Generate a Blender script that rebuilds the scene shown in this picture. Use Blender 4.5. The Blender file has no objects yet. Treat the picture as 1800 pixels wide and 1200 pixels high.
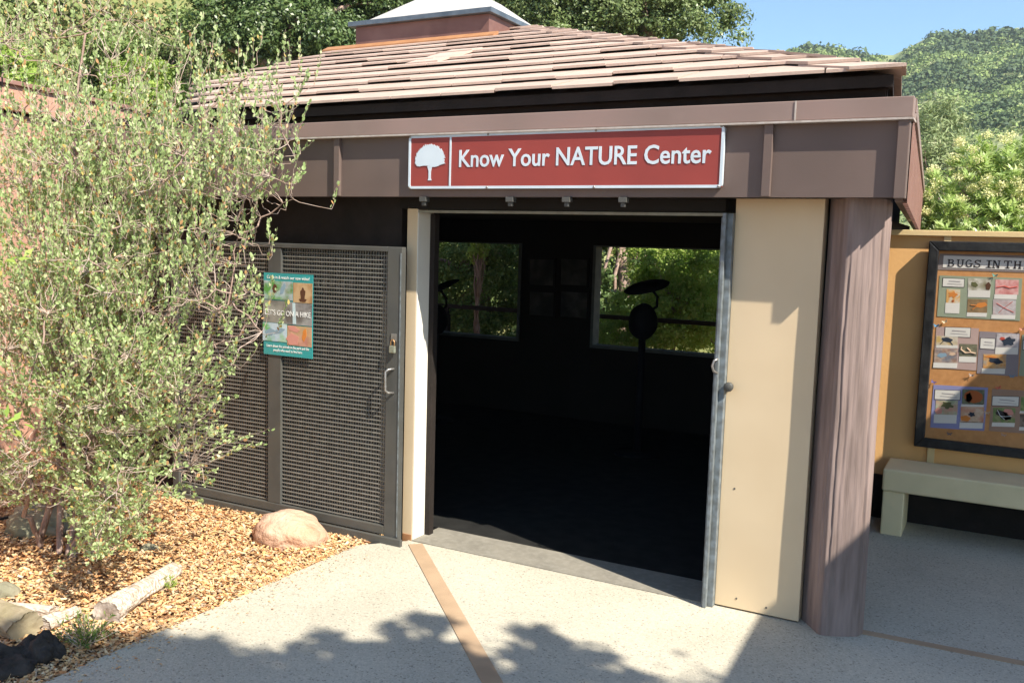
import bpy, math, random
import numpy as np
from mathutils import Vector, Matrix, noise
random.seed(7); rng = np.random.default_rng(11)
scene = bpy.context.scene
col = scene.collection

# ------------------------------------------------------------------ camera
CAM = np.array([2.4846, -4.4918, 1.8]); F = 1613.8          # focal length in pixels of the 1800 px wide photo
def _basis(yaw=-0.4926, pitch=.1053, roll=.0293):
    cy, sy = np.cos(yaw), np.sin(yaw); cp, sp = np.cos(pitch), np.sin(pitch)
    fw = np.array([sy*cp, cy*cp, -sp]); rt = np.array([cy, -sy, 0]); up = np.cross(rt, fw)
    cr, sr = np.cos(roll), np.sin(roll)
    return rt*cr+up*sr, -rt*sr+up*cr, fw
R_, U_, W_ = _basis()
cd = bpy.data.cameras.new("camera"); cam = bpy.data.objects.new("camera", cd); col.objects.link(cam)
cd.sensor_width = 36; cd.lens = F/1800*36; cd.clip_start = .05; cd.clip_end = 3000
cam.matrix_world = Matrix(((R_[0], U_[0], -W_[0], CAM[0]), (R_[1], U_[1], -W_[1], CAM[1]), (R_[2], U_[2], -W_[2], CAM[2]), (0, 0, 0, 1)))
scene.camera = cam
def ray(px, py): return W_+R_*(px-900)/F-U_*(py-600)/F
def onY(px, py, y): d = ray(px, py); return CAM+d*(y-CAM[1])/d[1]
def onZ(px, py, z=0.): d = ray(px, py); return CAM+d*(z-CAM[2])/d[2]
def at(px, py, dist): return CAM+ray(px, py)*dist

# ------------------------------------------------------------------ light
SUN = Vector((-2.7, 1.0, -3.0))
EXPO = 1.0
w = bpy.data.worlds.new("World"); scene.world = w; w.use_nodes = True
nt = w.node_tree; nt.nodes.clear()
sky = nt.nodes.new('ShaderNodeTexSky'); sky.sky_type = 'NISHITA'; sky.sun_disc = False
sky.sun_elevation = math.asin(3.0/SUN.length); sky.sun_rotation = math.atan2(2.7, -1.0)
sky.air_density = 1.0; sky.dust_density = .2; sky.ozone_density = 1.2
bg = nt.nodes.new('ShaderNodeBackground'); bg.inputs[1].default_value = .098
out = nt.nodes.new('ShaderNodeOutputWorld')
tint = nt.nodes.new('ShaderNodeMix'); tint.data_type = 'RGBA'; tint.blend_type = 'MULTIPLY'; tint.inputs[0].default_value = 1; tint.inputs[7].default_value = (.87, 1.04, 1.12, 1)
nt.links.new(sky.outputs[0], tint.inputs[6]); nt.links.new(tint.outputs[2], bg.inputs[0]); nt.links.new(bg.outputs[0], out.inputs[0])
sl = bpy.data.lights.new("sun", 'SUN'); so = bpy.data.objects.new("sun", sl); col.objects.link(so)
sl.energy = 5.0; sl.angle = math.radians(.53); sl.color = (1, .93, .80)
so.rotation_euler = SUN.to_track_quat('-Z', 'Y').to_euler(); so.location = (8, -3, 9)
scene.view_settings.view_transform = 'Standard'; scene.view_settings.look = 'None'
scene.view_settings.exposure = EXPO; scene.view_settings.gamma = 1
scene.render.engine = 'CYCLES'
scene.cycles.max_bounces = 6; scene.cycles.diffuse_bounces = 3; scene.cycles.glossy_bounces = 2
scene.cycles.transmission_bounces = 4; scene.cycles.transparent_max_bounces = 8
scene.cycles.caustics_reflective = False; scene.cycles.caustics_refractive = False

# ------------------------------------------------------------------ materials
def mat(name, c, rough=.8, c2=None, scale=8., bump=0., bscale=None, metal=0., spec=.3, stretch=None, detail=6., dist=.02,
        c3=None, scale3=1.5, lo=.35, hi=.65, coord='Object', amt3=.6):
    m = bpy.data.materials.new(name); m.use_nodes = True
    n = m.node_tree.nodes; L = m.node_tree.links; p = n['Principled BSDF']
    p.inputs['Roughness'].default_value = rough; p.inputs['Metallic'].default_value = metal
    p.inputs['Specular IOR Level'].default_value = spec
    p.inputs['Base Color'].default_value = (*c, 1)
    tc = n.new('ShaderNodeTexCoord'); mp = n.new('ShaderNodeMapping')
    L.new(tc.outputs[coord], mp.inputs[0])
    if stretch: mp.inputs['Scale'].default_value = stretch
    if c2:
        tx = n.new('ShaderNodeTexNoise'); tx.inputs['Scale'].default_value = scale; tx.inputs['Detail'].default_value = detail
        L.new(mp.outputs[0], tx.inputs['Vector'])
        cr = n.new('ShaderNodeValToRGB'); cr.color_ramp.elements[0].position = lo; cr.color_ramp.elements[1].position = hi
        cr.color_ramp.elements[0].color = (*c, 1); cr.color_ramp.elements[1].color = (*c2, 1)
        L.new(tx.outputs[0], cr.inputs[0]); last = cr.outputs[0]
        if c3:
            t3 = n.new('ShaderNodeTexNoise'); t3.inputs['Scale'].default_value = scale3; t3.inputs['Detail'].default_value = 4
            L.new(mp.outputs[0], t3.inputs['Vector'])
            r3 = n.new('ShaderNodeMapRange'); r3.inputs[1].default_value = .45; r3.inputs[2].default_value = .7; r3.inputs[4].default_value = amt3
            L.new(t3.outputs[0], r3.inputs[0])
            mx = n.new('ShaderNodeMix'); mx.data_type = 'RGBA'; L.new(r3.outputs[0], mx.inputs[0]); L.new(last, mx.inputs[6])
            mx.inputs[7].default_value = (*c3, 1); last = mx.outputs[2]
        L.new(last, p.inputs['Base Color'])
    if bump:
        tb = n.new('ShaderNodeTexNoise'); tb.inputs['Scale'].default_value = bscale or scale*2; tb.inputs['Detail'].default_value = 8
        L.new(mp.outputs[0], tb.inputs['Vector'])
        b = n.new('ShaderNodeBump'); b.inputs['Strength'].default_value = bump; b.inputs['Distance'].default_value = dist
        L.new(tb.outputs[0], b.inputs['Height']); L.new(b.outputs[0], p.inputs['Normal'])
    return m
def leafmat(name, cols, trans=.3, rough=.55, spec=.3):
    """per-leaf colour variation (random per island) with some translucency"""
    m = bpy.data.materials.new(name); m.use_nodes = True
    n = m.node_tree.nodes; L = m.node_tree.links; p = n['Principled BSDF']; o = n['Material Output']
    g = n.new('ShaderNodeNewGeometry'); cr = n.new('ShaderNodeValToRGB'); cr.color_ramp.interpolation = 'CONSTANT'
    e = cr.color_ramp.elements
    while len(e) < len(cols): e.new(.5)
    k = 0.
    tot = sum(c[1] for c in cols)
    for i, (c, wt) in enumerate(cols):
        e[i].position = k; e[i].color = (*c, 1); k += wt/tot
    L.new(g.outputs['Random Per Island'], cr.inputs[0]); L.new(cr.outputs[0], p.inputs['Base Color'])
    p.inputs['Roughness'].default_value = rough; p.inputs['Specular IOR Level'].default_value = spec
    t = n.new('ShaderNodeBsdfTranslucent'); L.new(cr.outputs[0], t.inputs[0])
    mx = n.new('ShaderNodeMixShader'); mx.inputs[0].default_value = trans
    L.new(p.outputs[0], mx.inputs[1]); L.new(t.outputs[0], mx.inputs[2]); L.new(mx.outputs[0], o.inputs[0])
    return m
def islandmat(name, cols, rough=.85, bump=0, bscale=60, dist=.004, n2=None, n2s=20):
    m = bpy.data.materials.new(name); m.use_nodes = True
    n = m.node_tree.nodes; L = m.node_tree.links; p = n['Principled BSDF']
    g = n.new('ShaderNodeNewGeometry'); cr = n.new('ShaderNodeValToRGB')
    e = cr.color_ramp.elements
    while len(e) < len(cols): e.new(.5)
    for i, c in enumerate(cols): e[i].position = i/(len(cols)-1); e[i].color = (*c, 1)
    L.new(g.outputs['Random Per Island'], cr.inputs[0]); last = cr.outputs[0]
    tc = n.new('ShaderNodeTexCoord')
    if n2:
        t = n.new('ShaderNodeTexNoise'); t.inputs['Scale'].default_value = n2s; t.inputs['Detail'].default_value = 8
        L.new(tc.outputs['Object'], t.inputs['Vector'])
        r = n.new('ShaderNodeMapRange'); r.inputs[1].default_value = .42; r.inputs[2].default_value = .75; L.new(t.outputs[0], r.inputs[0])
        mx = n.new('ShaderNodeMix'); mx.data_type = 'RGBA'; L.new(r.outputs[0], mx.inputs[0]); L.new(last, mx.inputs[6])
        mx.inputs[7].default_value = (*n2, 1); last = mx.outputs[2]
    L.new(last, p.inputs['Base Color']); p.inputs['Roughness'].default_value = rough; p.inputs['Specular IOR Level'].default_value = .25
    if bump:
        t = n.new('ShaderNodeTexNoise'); t.inputs['Scale'].default_value = bscale; L.new(tc.outputs['Object'], t.inputs['Vector'])
        b = n.new('ShaderNodeBump'); b.inputs['Strength'].default_value = bump; b.inputs['Distance'].default_value = dist
        L.new(t.outputs[0], b.inputs['Height']); L.new(b.outputs[0], p.inputs['Normal'])
    return m
def flat(name, c, rough=.7): return mat(name, c, rough, spec=.2)

M = {}
M['tan'] = mat('tan_paint', (.70, .55, .365), .75, (.66, .51, .33), 2.2, .12, 130, dist=.0015, c3=(.58, .45, .30), scale3=1.7, amt3=.45)
M['cream'] = mat('cream_paint', (.80, .76, .68), .7, (.76, .72, .64), 4)
M['yellow'] = mat('ochre_paint', (.88, .50, .20), .8, (.82, .45, .175), 2.5, .3, 50, dist=.004)
M['yellow_trim'] = mat('pale_ochre_paint', (.80, .60, .32), .8, (.74, .55, .28), 4, .2, 40, dist=.003)
M['brown'] = mat('brown_paint', (.125, .092, .080), .6, (.150, .110, .096), 3, .15, 90, dist=.002, c3=(.19, .13, .112), scale3=1.1, amt3=.5)
M['gutter'] = mat('brown_metal', (.27, .195, .17), .5, (.22, .16, .138), 5, .1, 40, dist=.002, c3=(.36, .24, .21), scale3=2.5)
M['drip'] = mat('galvanised_lip', (.50, .45, .41), .5, (.40, .34, .30), 30)
M['casing'] = mat('dull_door_casing', (.26, .25, .20), .6, (.2, .19, .15), 20)
M['ribbed'] = mat('red_brown_ribbed_metal', (.34, .19, .155), .55, (.28, .15, .12), 6)
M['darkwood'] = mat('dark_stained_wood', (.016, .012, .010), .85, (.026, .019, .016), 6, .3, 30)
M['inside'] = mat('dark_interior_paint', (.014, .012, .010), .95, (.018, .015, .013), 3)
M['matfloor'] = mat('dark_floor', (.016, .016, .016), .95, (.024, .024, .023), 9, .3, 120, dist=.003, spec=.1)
M['threshold'] = mat('smooth_concrete', (.26, .24, .20), .8, (.20, .185, .155), 5, .1, 60, dist=.002, c3=(.32, .30, .26), scale3=30, amt3=.5)
M['black'] = mat('black_frame_paint', (.012, .012, .013), .35, (.03, .03, .03), 20, .1, 60)
M['gatemetal'] = mat('dark_grey_metal', (.085, .085, .08), .5, (.065, .066, .062), 12, .1, 80, dist=.002, c3=(.13, .12, .10), scale3=6, amt3=.4)
M['wire'] = mat('mesh_wire_metal', (.23, .215, .19), .5, (.17, .16, .14), 20)
M['channel'] = mat('grey_blue_metal', (.20, .23, .25), .5, (.12, .13, .13), 25)
M['steel'] = mat('dull_steel', (.38, .37, .36), .4, (.3, .28, .26), 30, metal=.7)
M['brass'] = mat('worn_brass', (.55, .33, .16), .4, (.42, .25, .12), 40, metal=.6)
M['locksteel'] = mat('padlock_steel', (.40, .42, .33), .4, (.3, .31, .24), 50, metal=.5)
M['signred'] = mat('maroon_sign_paint', (.31, .055, .045), .5, (.27, .05, .042), 4, .05, 50, dist=.001)
M['signwhite'] = mat('white_sign_vinyl', (.62, .70, .76), .45, (.56, .64, .70), 8)
M['rock'] = mat('pink_sandstone', (.47, .25, .155), .9, (.58, .38, .26), 7, .9, 34, c3=(.64, .50, .40), scale3=3.2, dist=.018)
M['rockgreen'] = mat('mossy_grey_stone', (.20, .19, .13), .95, (.33, .30, .22), 6, .6, 18, c3=(.12, .14, .07), scale3=3, dist=.02)
M['driftwood'] = mat('bleached_wood', (.74, .66, .56), .85, (.44, .34, .26), 7, .9, 10, stretch=(1, 9, 9), dist=.02)
M['endgrain'] = mat('grey_end_grain', (.66, .58, .50), .9, (.26, .2, .16), 14, .9, 18, dist=.02)
M['darklog'] = mat('charred_dark_wood', (.022, .018, .015), .95, (.055, .045, .04), 12, .9, 20, dist=.03)
M['mosslog'] = mat('olive_weathered_wood', (.26, .22, .13), .95, (.36, .30, .20), 9, .8, 14, dist=.015)
M['slat'] = mat('grey_brown_slat_paint', (.12, .105, .09), .8, (.09, .08, .07), 7)
M['hose'] = mat('black_hose', (.02, .02, .02), .5)
M['cork'] = mat('cork_board', (.56, .27, .10), .9, (.48, .22, .08), 30, .2, 150, c3=(.60, .32, .14), scale3=3, dist=.002)
M['cement'] = mat('cream_concrete', (.86, .71, .44), .85, (.80, .66, .40), 6, .2, 60, c3=(.58, .52, .30), scale3=2, dist=.004, amt3=.4)
M['bark'] = mat('grey_brown_bark', (.40, .29, .24), .9, (.27, .18, .145), 10, .6, 30, dist=.01)
M['twig'] = mat('pale_twig_bark', (.56, .46, .40), .8, (.40, .28, .22), 18)
M['stucco'] = mat('salmon_stucco', (.56, .32, .23), .85, (.50, .28, .20), 3, .3, 40)
M['skylight'] = mat('white_skylight_dome', (.60, .56, .50), .35, (.50, .46, .42), 3, spec=.5)
M['capmetal'] = mat('blue_grey_flashing', (.10, .125, .15), .4, (.16, .19, .22), 8, metal=.4)
M['curbmetal'] = mat('rust_brown_flashing', (.15, .075, .062), .5, (.22, .12, .10), 3, .1, 20, c3=(.28, .17, .14), scale3=2)
M['orangeflash'] = mat('rusty_flashing', (.42, .21, .10), .6, (.36, .17, .08), 10)
M['galv'] = mat('grey_window_post', (.16, .17, .16), .7, (.12, .13, .125), 12, spec=.1)

# post: weathered log with long cracks
def logmat():
    m = mat('weathered_log_paint', (.27, .20, .18), .85, (.17, .125, .11), 5, 0, stretch=(6, 6, .7), c3=(.33, .25, .23), scale3=1.4)
    n = m.node_tree.nodes; L = m.node_tree.links; p = n['Principled BSDF']
    tc = n.new('ShaderNodeTexCoord'); mp = n.new('ShaderNodeMapping'); mp.inputs['Scale'].default_value = (45, 45, 1.2)
    L.new(tc.outputs['Object'], mp.inputs[0])
    t = n.new('ShaderNodeTexNoise'); t.inputs['Scale'].default_value = 1.6; t.inputs['Detail'].default_value = 5; L.new(mp.outputs[0], t.inputs['Vector'])
    b = n.new('ShaderNodeBump'); b.inputs['Strength'].default_value = .45; b.inputs['Distance'].default_value = .010
    L.new(t.outputs[0], b.inputs['Height']); L.new(b.outputs[0], p.inputs['Normal'])
    return m
M['log'] = logmat()

def aggregate(name, a, b, dark, warm):
    """exposed-aggregate concrete: fine voronoi pebbles"""
    m = bpy.data.materials.new(name); m.use_nodes = True
    n = m.node_tree.nodes; L = m.node_tree.links; p = n['Principled BSDF']; p.inputs['Roughness'].default_value = .85; p.inputs['Specular IOR Level'].default_value = .25
    tc = n.new('ShaderNodeTexCoord')
    v = n.new('ShaderNodeTexVoronoi'); v.inputs['Scale'].default_value = 135; L.new(tc.outputs['Object'], v.inputs['Vector'])
    sx = n.new('ShaderNodeSeparateXYZ'); L.new(v.outputs['Color'], sx.inputs[0])
    cr = n.new('ShaderNodeValToRGB'); e = cr.color_ramp.elements; e.new(.5); e.new(.5)
    for i, (q, c) in enumerate([(0., dark), (.07, b), (.60, a), (1., warm)]): e[i].position = q; e[i].color = (*c, 1)
    L.new(sx.outputs[0], cr.inputs[0])
    t = n.new('ShaderNodeTexNoise'); t.inputs['Scale'].default_value = 1.3; t.inputs['Detail'].default_value = 5; L.new(tc.outputs['Object'], t.inputs['Vector'])
    r = n.new('ShaderNodeMapRange'); r.inputs[1].default_value = .3; r.inputs[2].default_value = .7; r.inputs[3].default_value = .86; r.inputs[4].default_value = 1.06
    L.new(t.outputs[0], r.inputs[0])
    mx = n.new('ShaderNodeMix'); mx.data_type = 'RGBA'; mx.blend_type = 'MULTIPLY'; mx.inputs[0].default_value = 1
    L.new(cr.outputs[0], mx.inputs[6]); L.new(r.outputs[0], mx.inputs[7])
    t2 = n.new('ShaderNodeTexNoise'); t2.inputs['Scale'].default_value = 5.5; t2.inputs['Detail'].default_value = 9; t2.inputs['Roughness'].default_value = .7; L.new(tc.outputs['Object'], t2.inputs['Vector'])
    r2 = n.new('ShaderNodeMapRange'); r2.inputs[1].default_value = .58; r2.inputs[2].default_value = .76; r2.inputs[3].default_value = 1; r2.inputs[4].default_value = .80; L.new(t2.outputs[0], r2.inputs[0])
    m2 = n.new('ShaderNodeMix'); m2.data_type = 'RGBA'; m2.blend_type = 'MULTIPLY'; m2.inputs[0].default_value = 1; L.new(mx.outputs[2], m2.inputs[6]); L.new(r2.outputs[0], m2.inputs[7]); L.new(m2.outputs[2], p.inputs['Base Color'])
    bb = n.new('ShaderNodeBump'); bb.inputs['Strength'].default_value = .35; bb.inputs['Distance'].default_value = .003; bb.invert = True
    L.new(v.outputs['Distance'], bb.inputs['Height']); L.new(bb.outputs[0], p.inputs['Normal'])
    return m
M['pave'] = aggregate('exposed_aggregate', (.51, .47, .38), (.45, .415, .335), (.26, .235, .195), (.58, .53, .43))
M['seam'] = mat('tan_wood_strip', (.44, .31, .20), .85, (.36, .25, .16), 5, .3, 30, stretch=(1, 1, 1), dist=.003)
M['dirt'] = mat('mulch_soil', (.34, .17, .085), .95, (.16, .075, .04), 30, .8, 60, c3=(.46, .28, .15), scale3=5)
M['chips'] = islandmat('wood_chips', [(.34, .14, .06), (.66, .36, .15), (.74, .50, .25), (.50, .22, .09), (.76, .60, .38), (.70, .40, .16), (.42, .33, .25), (.76, .54, .26)])
M['tiles'] = islandmat('roof_tile', [(.52, .385, .315), (.48, .355, .29), (.56, .42, .345), (.51, .38, .31)], bump=.3, bscale=90, n2=(.43, .32, .265), n2s=9)
M['hillgrass'] = mat('dry_hill_grass', (.30, .24, .11), .95, (.16, .19, .06), .35, .5, 2, c3=(.40, .28, .17), scale3=.06)
M['farhill'] = mat('chaparral_slope', (.22, .27, .11), .95, (.28, .31, .13), .08, 1.0, .5, c3=(.36, .33, .19), scale3=.05, dist=1)

# leaves
G = lambda *a: a
M['shrubleaf'] = leafmat('pale_green_leaf', [((.42, .53, .23), 3), ((.50, .60, .29), 3), ((.33, .45, .17), 3), ((.60, .63, .36), 1.4), ((.60, .34, .16), .55), ((.64, .50, .17), .4)], .38, .42, .4)
M['oakleaf'] = leafmat('dark_oak_leaf', [((.075, .125, .035), 3), ((.11, .17, .05), 3), ((.16, .22, .075), 1.5)], .22, .4, .5)
M['oakleaf2'] = leafmat('oak_leaf', [((.14, .20, .06), 3), ((.19, .25, .085), 3), ((.25, .30, .12), 1.5)], .25, .4, .5)
M['bushleaf'] = leafmat('mid_green_leaf', [((.13, .20, .05), 3), ((.20, .28, .07), 3), ((.28, .32, .10), 1)], .3, .5)
M['brightleaf'] = leafmat('yellow_green_leaf', [((.30, .44, .09), 3), ((.40, .52, .12), 3), ((.50, .56, .17), 1)], .42, .5)
M['toyonleaf'] = leafmat('glossy_long_leaf', [((.40, .54, .16), 3), ((.50, .62, .22), 3), ((.58, .66, .32), 1.4)], .42, .35, .5)
M['flower'] = leafmat('pale_flower_cluster', [((.80, .78, .40), 3), ((.72, .74, .34), 2), ((.84, .78, .50), 1)], .2, .7)
M['olive'] = leafmat('olive_leaf', [((.28, .35, .16), 3), ((.35, .42, .20), 3), ((.44, .46, .26), 1)], .25, .6)
M['chaparral'] = leafmat('chaparral_leaf', [((.19, .26, .085), 3), ((.24, .32, .10), 3), ((.30, .37, .13), 2), ((.16, .22, .09), 2), ((.34, .35, .18), .5)], .1, .8)
M['darkchap'] = leafmat('dark_scrub_leaf', [((.085, .13, .055), 3), ((.12, .165, .065), 3), ((.10, .14, .08), 1)], .1, .8)
M['nearscrub'] = leafmat('scrub_leaf', [((.18, .24, .08), 3), ((.24, .30, .10), 3), ((.32, .34, .15), 1.4), ((.36, .28, .14), .7)], .2, .8)

# ------------------------------------------------------------------ mesh helpers
def tag(o, label=None, cat=None, group=None, kind=None):
    if label: o['label'] = label
    if cat: o['category'] = cat
    if group: o['group'] = group
    if kind: o['kind'] = kind
    return o
def link(name, me, m, parent=None):
    o = bpy.data.objects.new(name, me); col.objects.link(o)
    if m is not None and len(me.materials) == 0: me.materials.append(m)
    if parent: o.parent = parent; o.matrix_parent_inverse = Matrix.Translation(parent.location).inverted()
    return o
def thing(name, loc, label, cat, group=None):
    o = bpy.data.objects.new(name, None); col.objects.link(o); o.location = loc; o.empty_display_size = .2
    return tag(o, label, cat, group)
class MB:
    def __init__(s): s.v = []; s.f = []
    def add(s, vs, fs):
        k = len(s.v); s.v += [tuple(float(c) for c in v) for v in vs]; s.f += [tuple(i+k for i in f) for f in fs]; return s
    def box(s, x0, x1, y0, y1, z0, z1):
        return s.add([(x0, y0, z0), (x1, y0, z0), (x1, y1, z0), (x0, y1, z0), (x0, y0, z1), (x1, y0, z1), (x1, y1, z1), (x0, y1, z1)],
                     [(0, 3, 2, 1), (4, 5, 6, 7), (0, 1, 5, 4), (1, 2, 6, 5), (2, 3, 7, 6), (3, 0, 4, 7)])
    def hexa(s, lo, hi):     # lo, hi: 4 corners each, same order ccw from above
        return s.add(list(lo)+list(hi), [(0, 3, 2, 1), (4, 5, 6, 7), (0, 1, 5, 4), (1, 2, 6, 5), (2, 3, 7, 6), (3, 0, 4, 7)])
    def prism(s, pts, y0, y1):   # polygon in XZ extruded along Y
        n = len(pts)
        return s.add([(x, y0, z) for x, z in pts]+[(x, y1, z) for x, z in pts],
                     [tuple(range(n)), tuple(range(2*n-1, n-1, -1))]+[(i, i+n, (i+1) % n+n, (i+1) % n) for i in range(n)])
    def prismz(s, pts, z0, z1):  # polygon in XY extruded along Z
        n = len(pts)
        return s.add([(x, y, z0) for x, y in pts]+[(x, y, z1) for x, y in pts],
                     [tuple(range(n-1, -1, -1)), tuple(range(n, 2*n))]+[(i, (i+1) % n, (i+1) % n+n, i+n) for i in range(n)])
    def tube(s, pts, rad, n=8, cap=True):
        pts = [Vector(p) for p in pts]; N = len(pts)
        if not hasattr(rad, '__len__'): rad = [rad]*N
        vs = []; fs = []
        a = None
        for i, p in enumerate(pts):
            d = (pts[min(i+1, N-1)]-pts[max(i-1, 0)]).normalized()
            if a is None: a = d.orthogonal().normalized()
            else: a = (a-d*a.dot(d)).normalized()
            b = d.cross(a)
            for k in range(n):
                t = 2*math.pi*k/n; vs.append(p+(a*math.cos(t)+b*math.sin(t))*rad[i])
        for i in range(N-1):
            for k in range(n): fs.append((i*n+k, i*n+(k+1) % n, (i+1)*n+(k+1) % n, (i+1)*n+k))
        if cap: fs += [tuple(range(n-1, -1, -1)), tuple((N-1)*n+k for k in range(n))]
        return s.add(vs, fs)
    def quad(s, a, b, c, d): return s.add([a, b, c, d], [(0, 1, 2, 3)])
    def build(s, name, m, parent=None, bevel=0, smooth=False, seg=2):
        me = bpy.data.meshes.new(name); me.from_pydata(s.v, [], s.f); me.validate(); me.update()
        o = link(name, me, m, parent)
        if smooth: me.polygons.foreach_set('use_smooth', [True]*len(me.polygons))
        if bevel:
            b = o.modifiers.new('b', 'BEVEL'); b.width = bevel; b.segments = seg; b.limit_method = 'ANGLE'; b.harden_normals = False
        return o
def struct(o): o['kind'] = 'structure'; return o

def np_mesh(name, V, Fq, m, parent=None, smooth=False):
    """V (n,3), Fq (k,4) quads"""
    me = bpy.data.meshes.new(name); nv = len(V); nf = len(Fq); k = Fq.shape[1]
    me.vertices.add(nv); me.vertices.foreach_set('co', np.ascontiguousarray(V, dtype=np.float32).ravel())
    me.loops.add(nf*k); me.loops.foreach_set('vertex_index', Fq.astype(np.int32).ravel())
    me.polygons.add(nf); me.polygons.foreach_set('loop_start', np.arange(0, nf*k, k, dtype=np.int32))
    me.polygons.foreach_set('loop_total', np.full(nf, k, dtype=np.int32))
    me.update(calc_edges=True)
    if smooth: me.polygons.foreach_set('use_smooth', [True]*nf)
    return link(name, me, m, parent)
def unit(a): return a/np.maximum(np.linalg.norm(a, axis=1, keepdims=True), 1e-9)
def leaf_arrays(P, D, Nn, Ln, Wd, fold=.18):
    """diamond leaves: base at P, growing along D, face normal ~Nn"""
    S = unit(np.cross(D, Nn)); Nn = np.cross(S, D)
    Ln = Ln[:, None]; Wd = Wd[:, None]
    a = P; b = P+D*Ln*.45+S*Wd*.5+Nn*Wd*fold; c = P+D*Ln; d = P+D*Ln*.45-S*Wd*.5+Nn*Wd*fold
    V = np.stack([a, b, c, d], 1).reshape(-1, 3); Fq = np.arange(len(P)*4).reshape(-1, 4)
    return V, Fq
def crown_pts(blobs, n, shell=.55):
    """clumpy leaf positions inside a list of ellipsoids (cx,cy,cz,rx,ry,rz,weight)"""
    wts = np.array([b[6]*b[3]*b[4]*b[5] for b in blobs])**.8; wts = wts/wts.sum()
    idx = rng.choice(len(blobs), n, p=wts); B = np.array(blobs)[idx]
    d = unit(rng.normal(size=(n, 3))); r = (shell+(1-shell)*rng.random(n))[:, None]
    return B[:, :3]+d*r*B[:, 3:6], d
def crown(name, blobs, nclump, per, clump_r, leaf, m, parent=None, shell=.5, aspect=.5, up=.3):
    C, dn = crown_pts(blobs, nclump, shell)
    cr = clump_r*(.5+rng.random(nclump))
    P = np.repeat(C, per, 0)+unit(rng.normal(size=(nclump*per, 3)))*(rng.random(nclump*per)**.5*np.repeat(cr, per))[:, None]*np.array([1, 1, .7])
    N = len(P); out = unit(P-np.repeat(C, per, 0)+1e-6)*.8+np.repeat(dn, per, 0)*.5
    nrm = unit(out+rng.normal(size=(N, 3))*.55+np.array([0, 0, up]))
    D = unit(np.cross(nrm, rng.normal(size=(N, 3))))
    L = leaf*(.6+.8*rng.random(N)); V, Fq = leaf_arrays(P, D, nrm, L, L*aspect)
    return np_mesh(name, V, Fq, m, parent), C
def limbs(mb, base, top, targets, r0, n=6, k=2.2):
    """tapered trunk base->top with limbs to target points"""
    base = Vector(base); top = Vector(top); pts = []; N = 7
    for i in range(N):
        t = i/(N-1); p = base.lerp(top, t)+Vector((random.uniform(-1, 1), random.uniform(-1, 1), 0))*r0*.6*(0 < i < N-1)
        pts.append(p)
    mb.tube(pts, [r0*(1-.6*i/(N-1))*(1.35 if i == 0 else 1) for i in range(N)], 8)
    for T in targets:
        T = Vector(T); s = pts[random.randint(2, N-1)]; q = []
        for i in range(6):
            t = i/5; p = s.lerp(T, t); p.z += math.sin(t*math.pi)*.08*(T-s).length
            q.append(p+Vector((random.uniform(-1, 1), random.uniform(-1, 1), random.uniform(-1, 1)))*.03*(T-s).length*(0 < i < 5))
        mb.tube(q, [r0*.42*(1-.85*i/5)+.006 for i in range(6)], n)
def tree(name, base, top, blobs, nclump, per, cr, leaf, m, label, cat, r0=.15, group=None, shell=.5, aspect=.5, ntarget=14, bark='bark'):
    t = thing(name, base, label, cat, group)
    o, C = crown('crown', blobs, nclump, per, cr, leaf, M[m], t, shell, aspect)
    mb = MB(); limbs(mb, base, top, C[:ntarget], r0); mb.build('trunk', M[bark], t, smooth=True)
    return t
def rockmesh(loc, size, seed, sub=4, amp=.18, rot=0, flatb=-.3, freq=1.1):
    import bmesh
    bm = bmesh.new(); bmesh.ops.create_icosphere(bm, subdivisions=sub, radius=1)
    for v in bm.verts:
        n = noise.fractal(v.co*freq+Vector((seed*7.1, 0, 0)), 1.0, 2.0, 5)
        v.co *= 1+amp*n
        v.co.z = max(v.co.z, flatb)
        v.co = Vector((v.co.x*size[0], v.co.y*size[1], v.co.z*size[2]))
    bm.transform(Matrix.Translation(loc) @ Matrix.Rotation(rot, 4, 'Z'))
    me = bpy.data.meshes.new('rock'); bm.to_mesh(me); bm.free()
    for p in me.polygons: p.use_smooth = True
    return me
def text_mesh(name, s, m, parent, loc, width=None, height=None, bold=0., depth=.002, shear=0, align='LEFT', rot=0., y_tilt=0):
    """built-in font -> mesh facing -Y, its left baseline at loc, fitted to width/height"""
    cu = bpy.data.curves.new('txt', 'FONT'); cu.body = s; cu.size = 1; cu.offset = bold; cu.extrude = .5; cu.resolution_u = 3
    to = bpy.data.objects.new('txt', cu); col.objects.link(to)
    dg = bpy.context.evaluated_depsgraph_get(); me = bpy.data.meshes.new_from_object(to.evaluated_get(dg)); bpy.data.objects.remove(to)
    co = np.array([v.co[:] for v in me.vertices]); x0, x1 = co[:, 0].min(), co[:, 0].max(); y0 = 0; y1 = co[:, 1].max()
    sx = width/(x1-x0) if width else None; sz = height/(y1-y0) if height else None
    sx = sx or sz; sz = sz or sx
    off = 0 if align == 'LEFT' else -(x1-x0)*sx/2
    for v in me.vertices:
        x = (v.co.x-x0)*sx+off; z = v.co.y*sz
        x, z = x*math.cos(rot)-z*math.sin(rot), x*math.sin(rot)+z*math.cos(rot)
        v.co = Vector((loc[0]+x, loc[1]-v.co.z*depth, loc[2]+z))
    o = link(name, me, m, parent)
    return o

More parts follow.
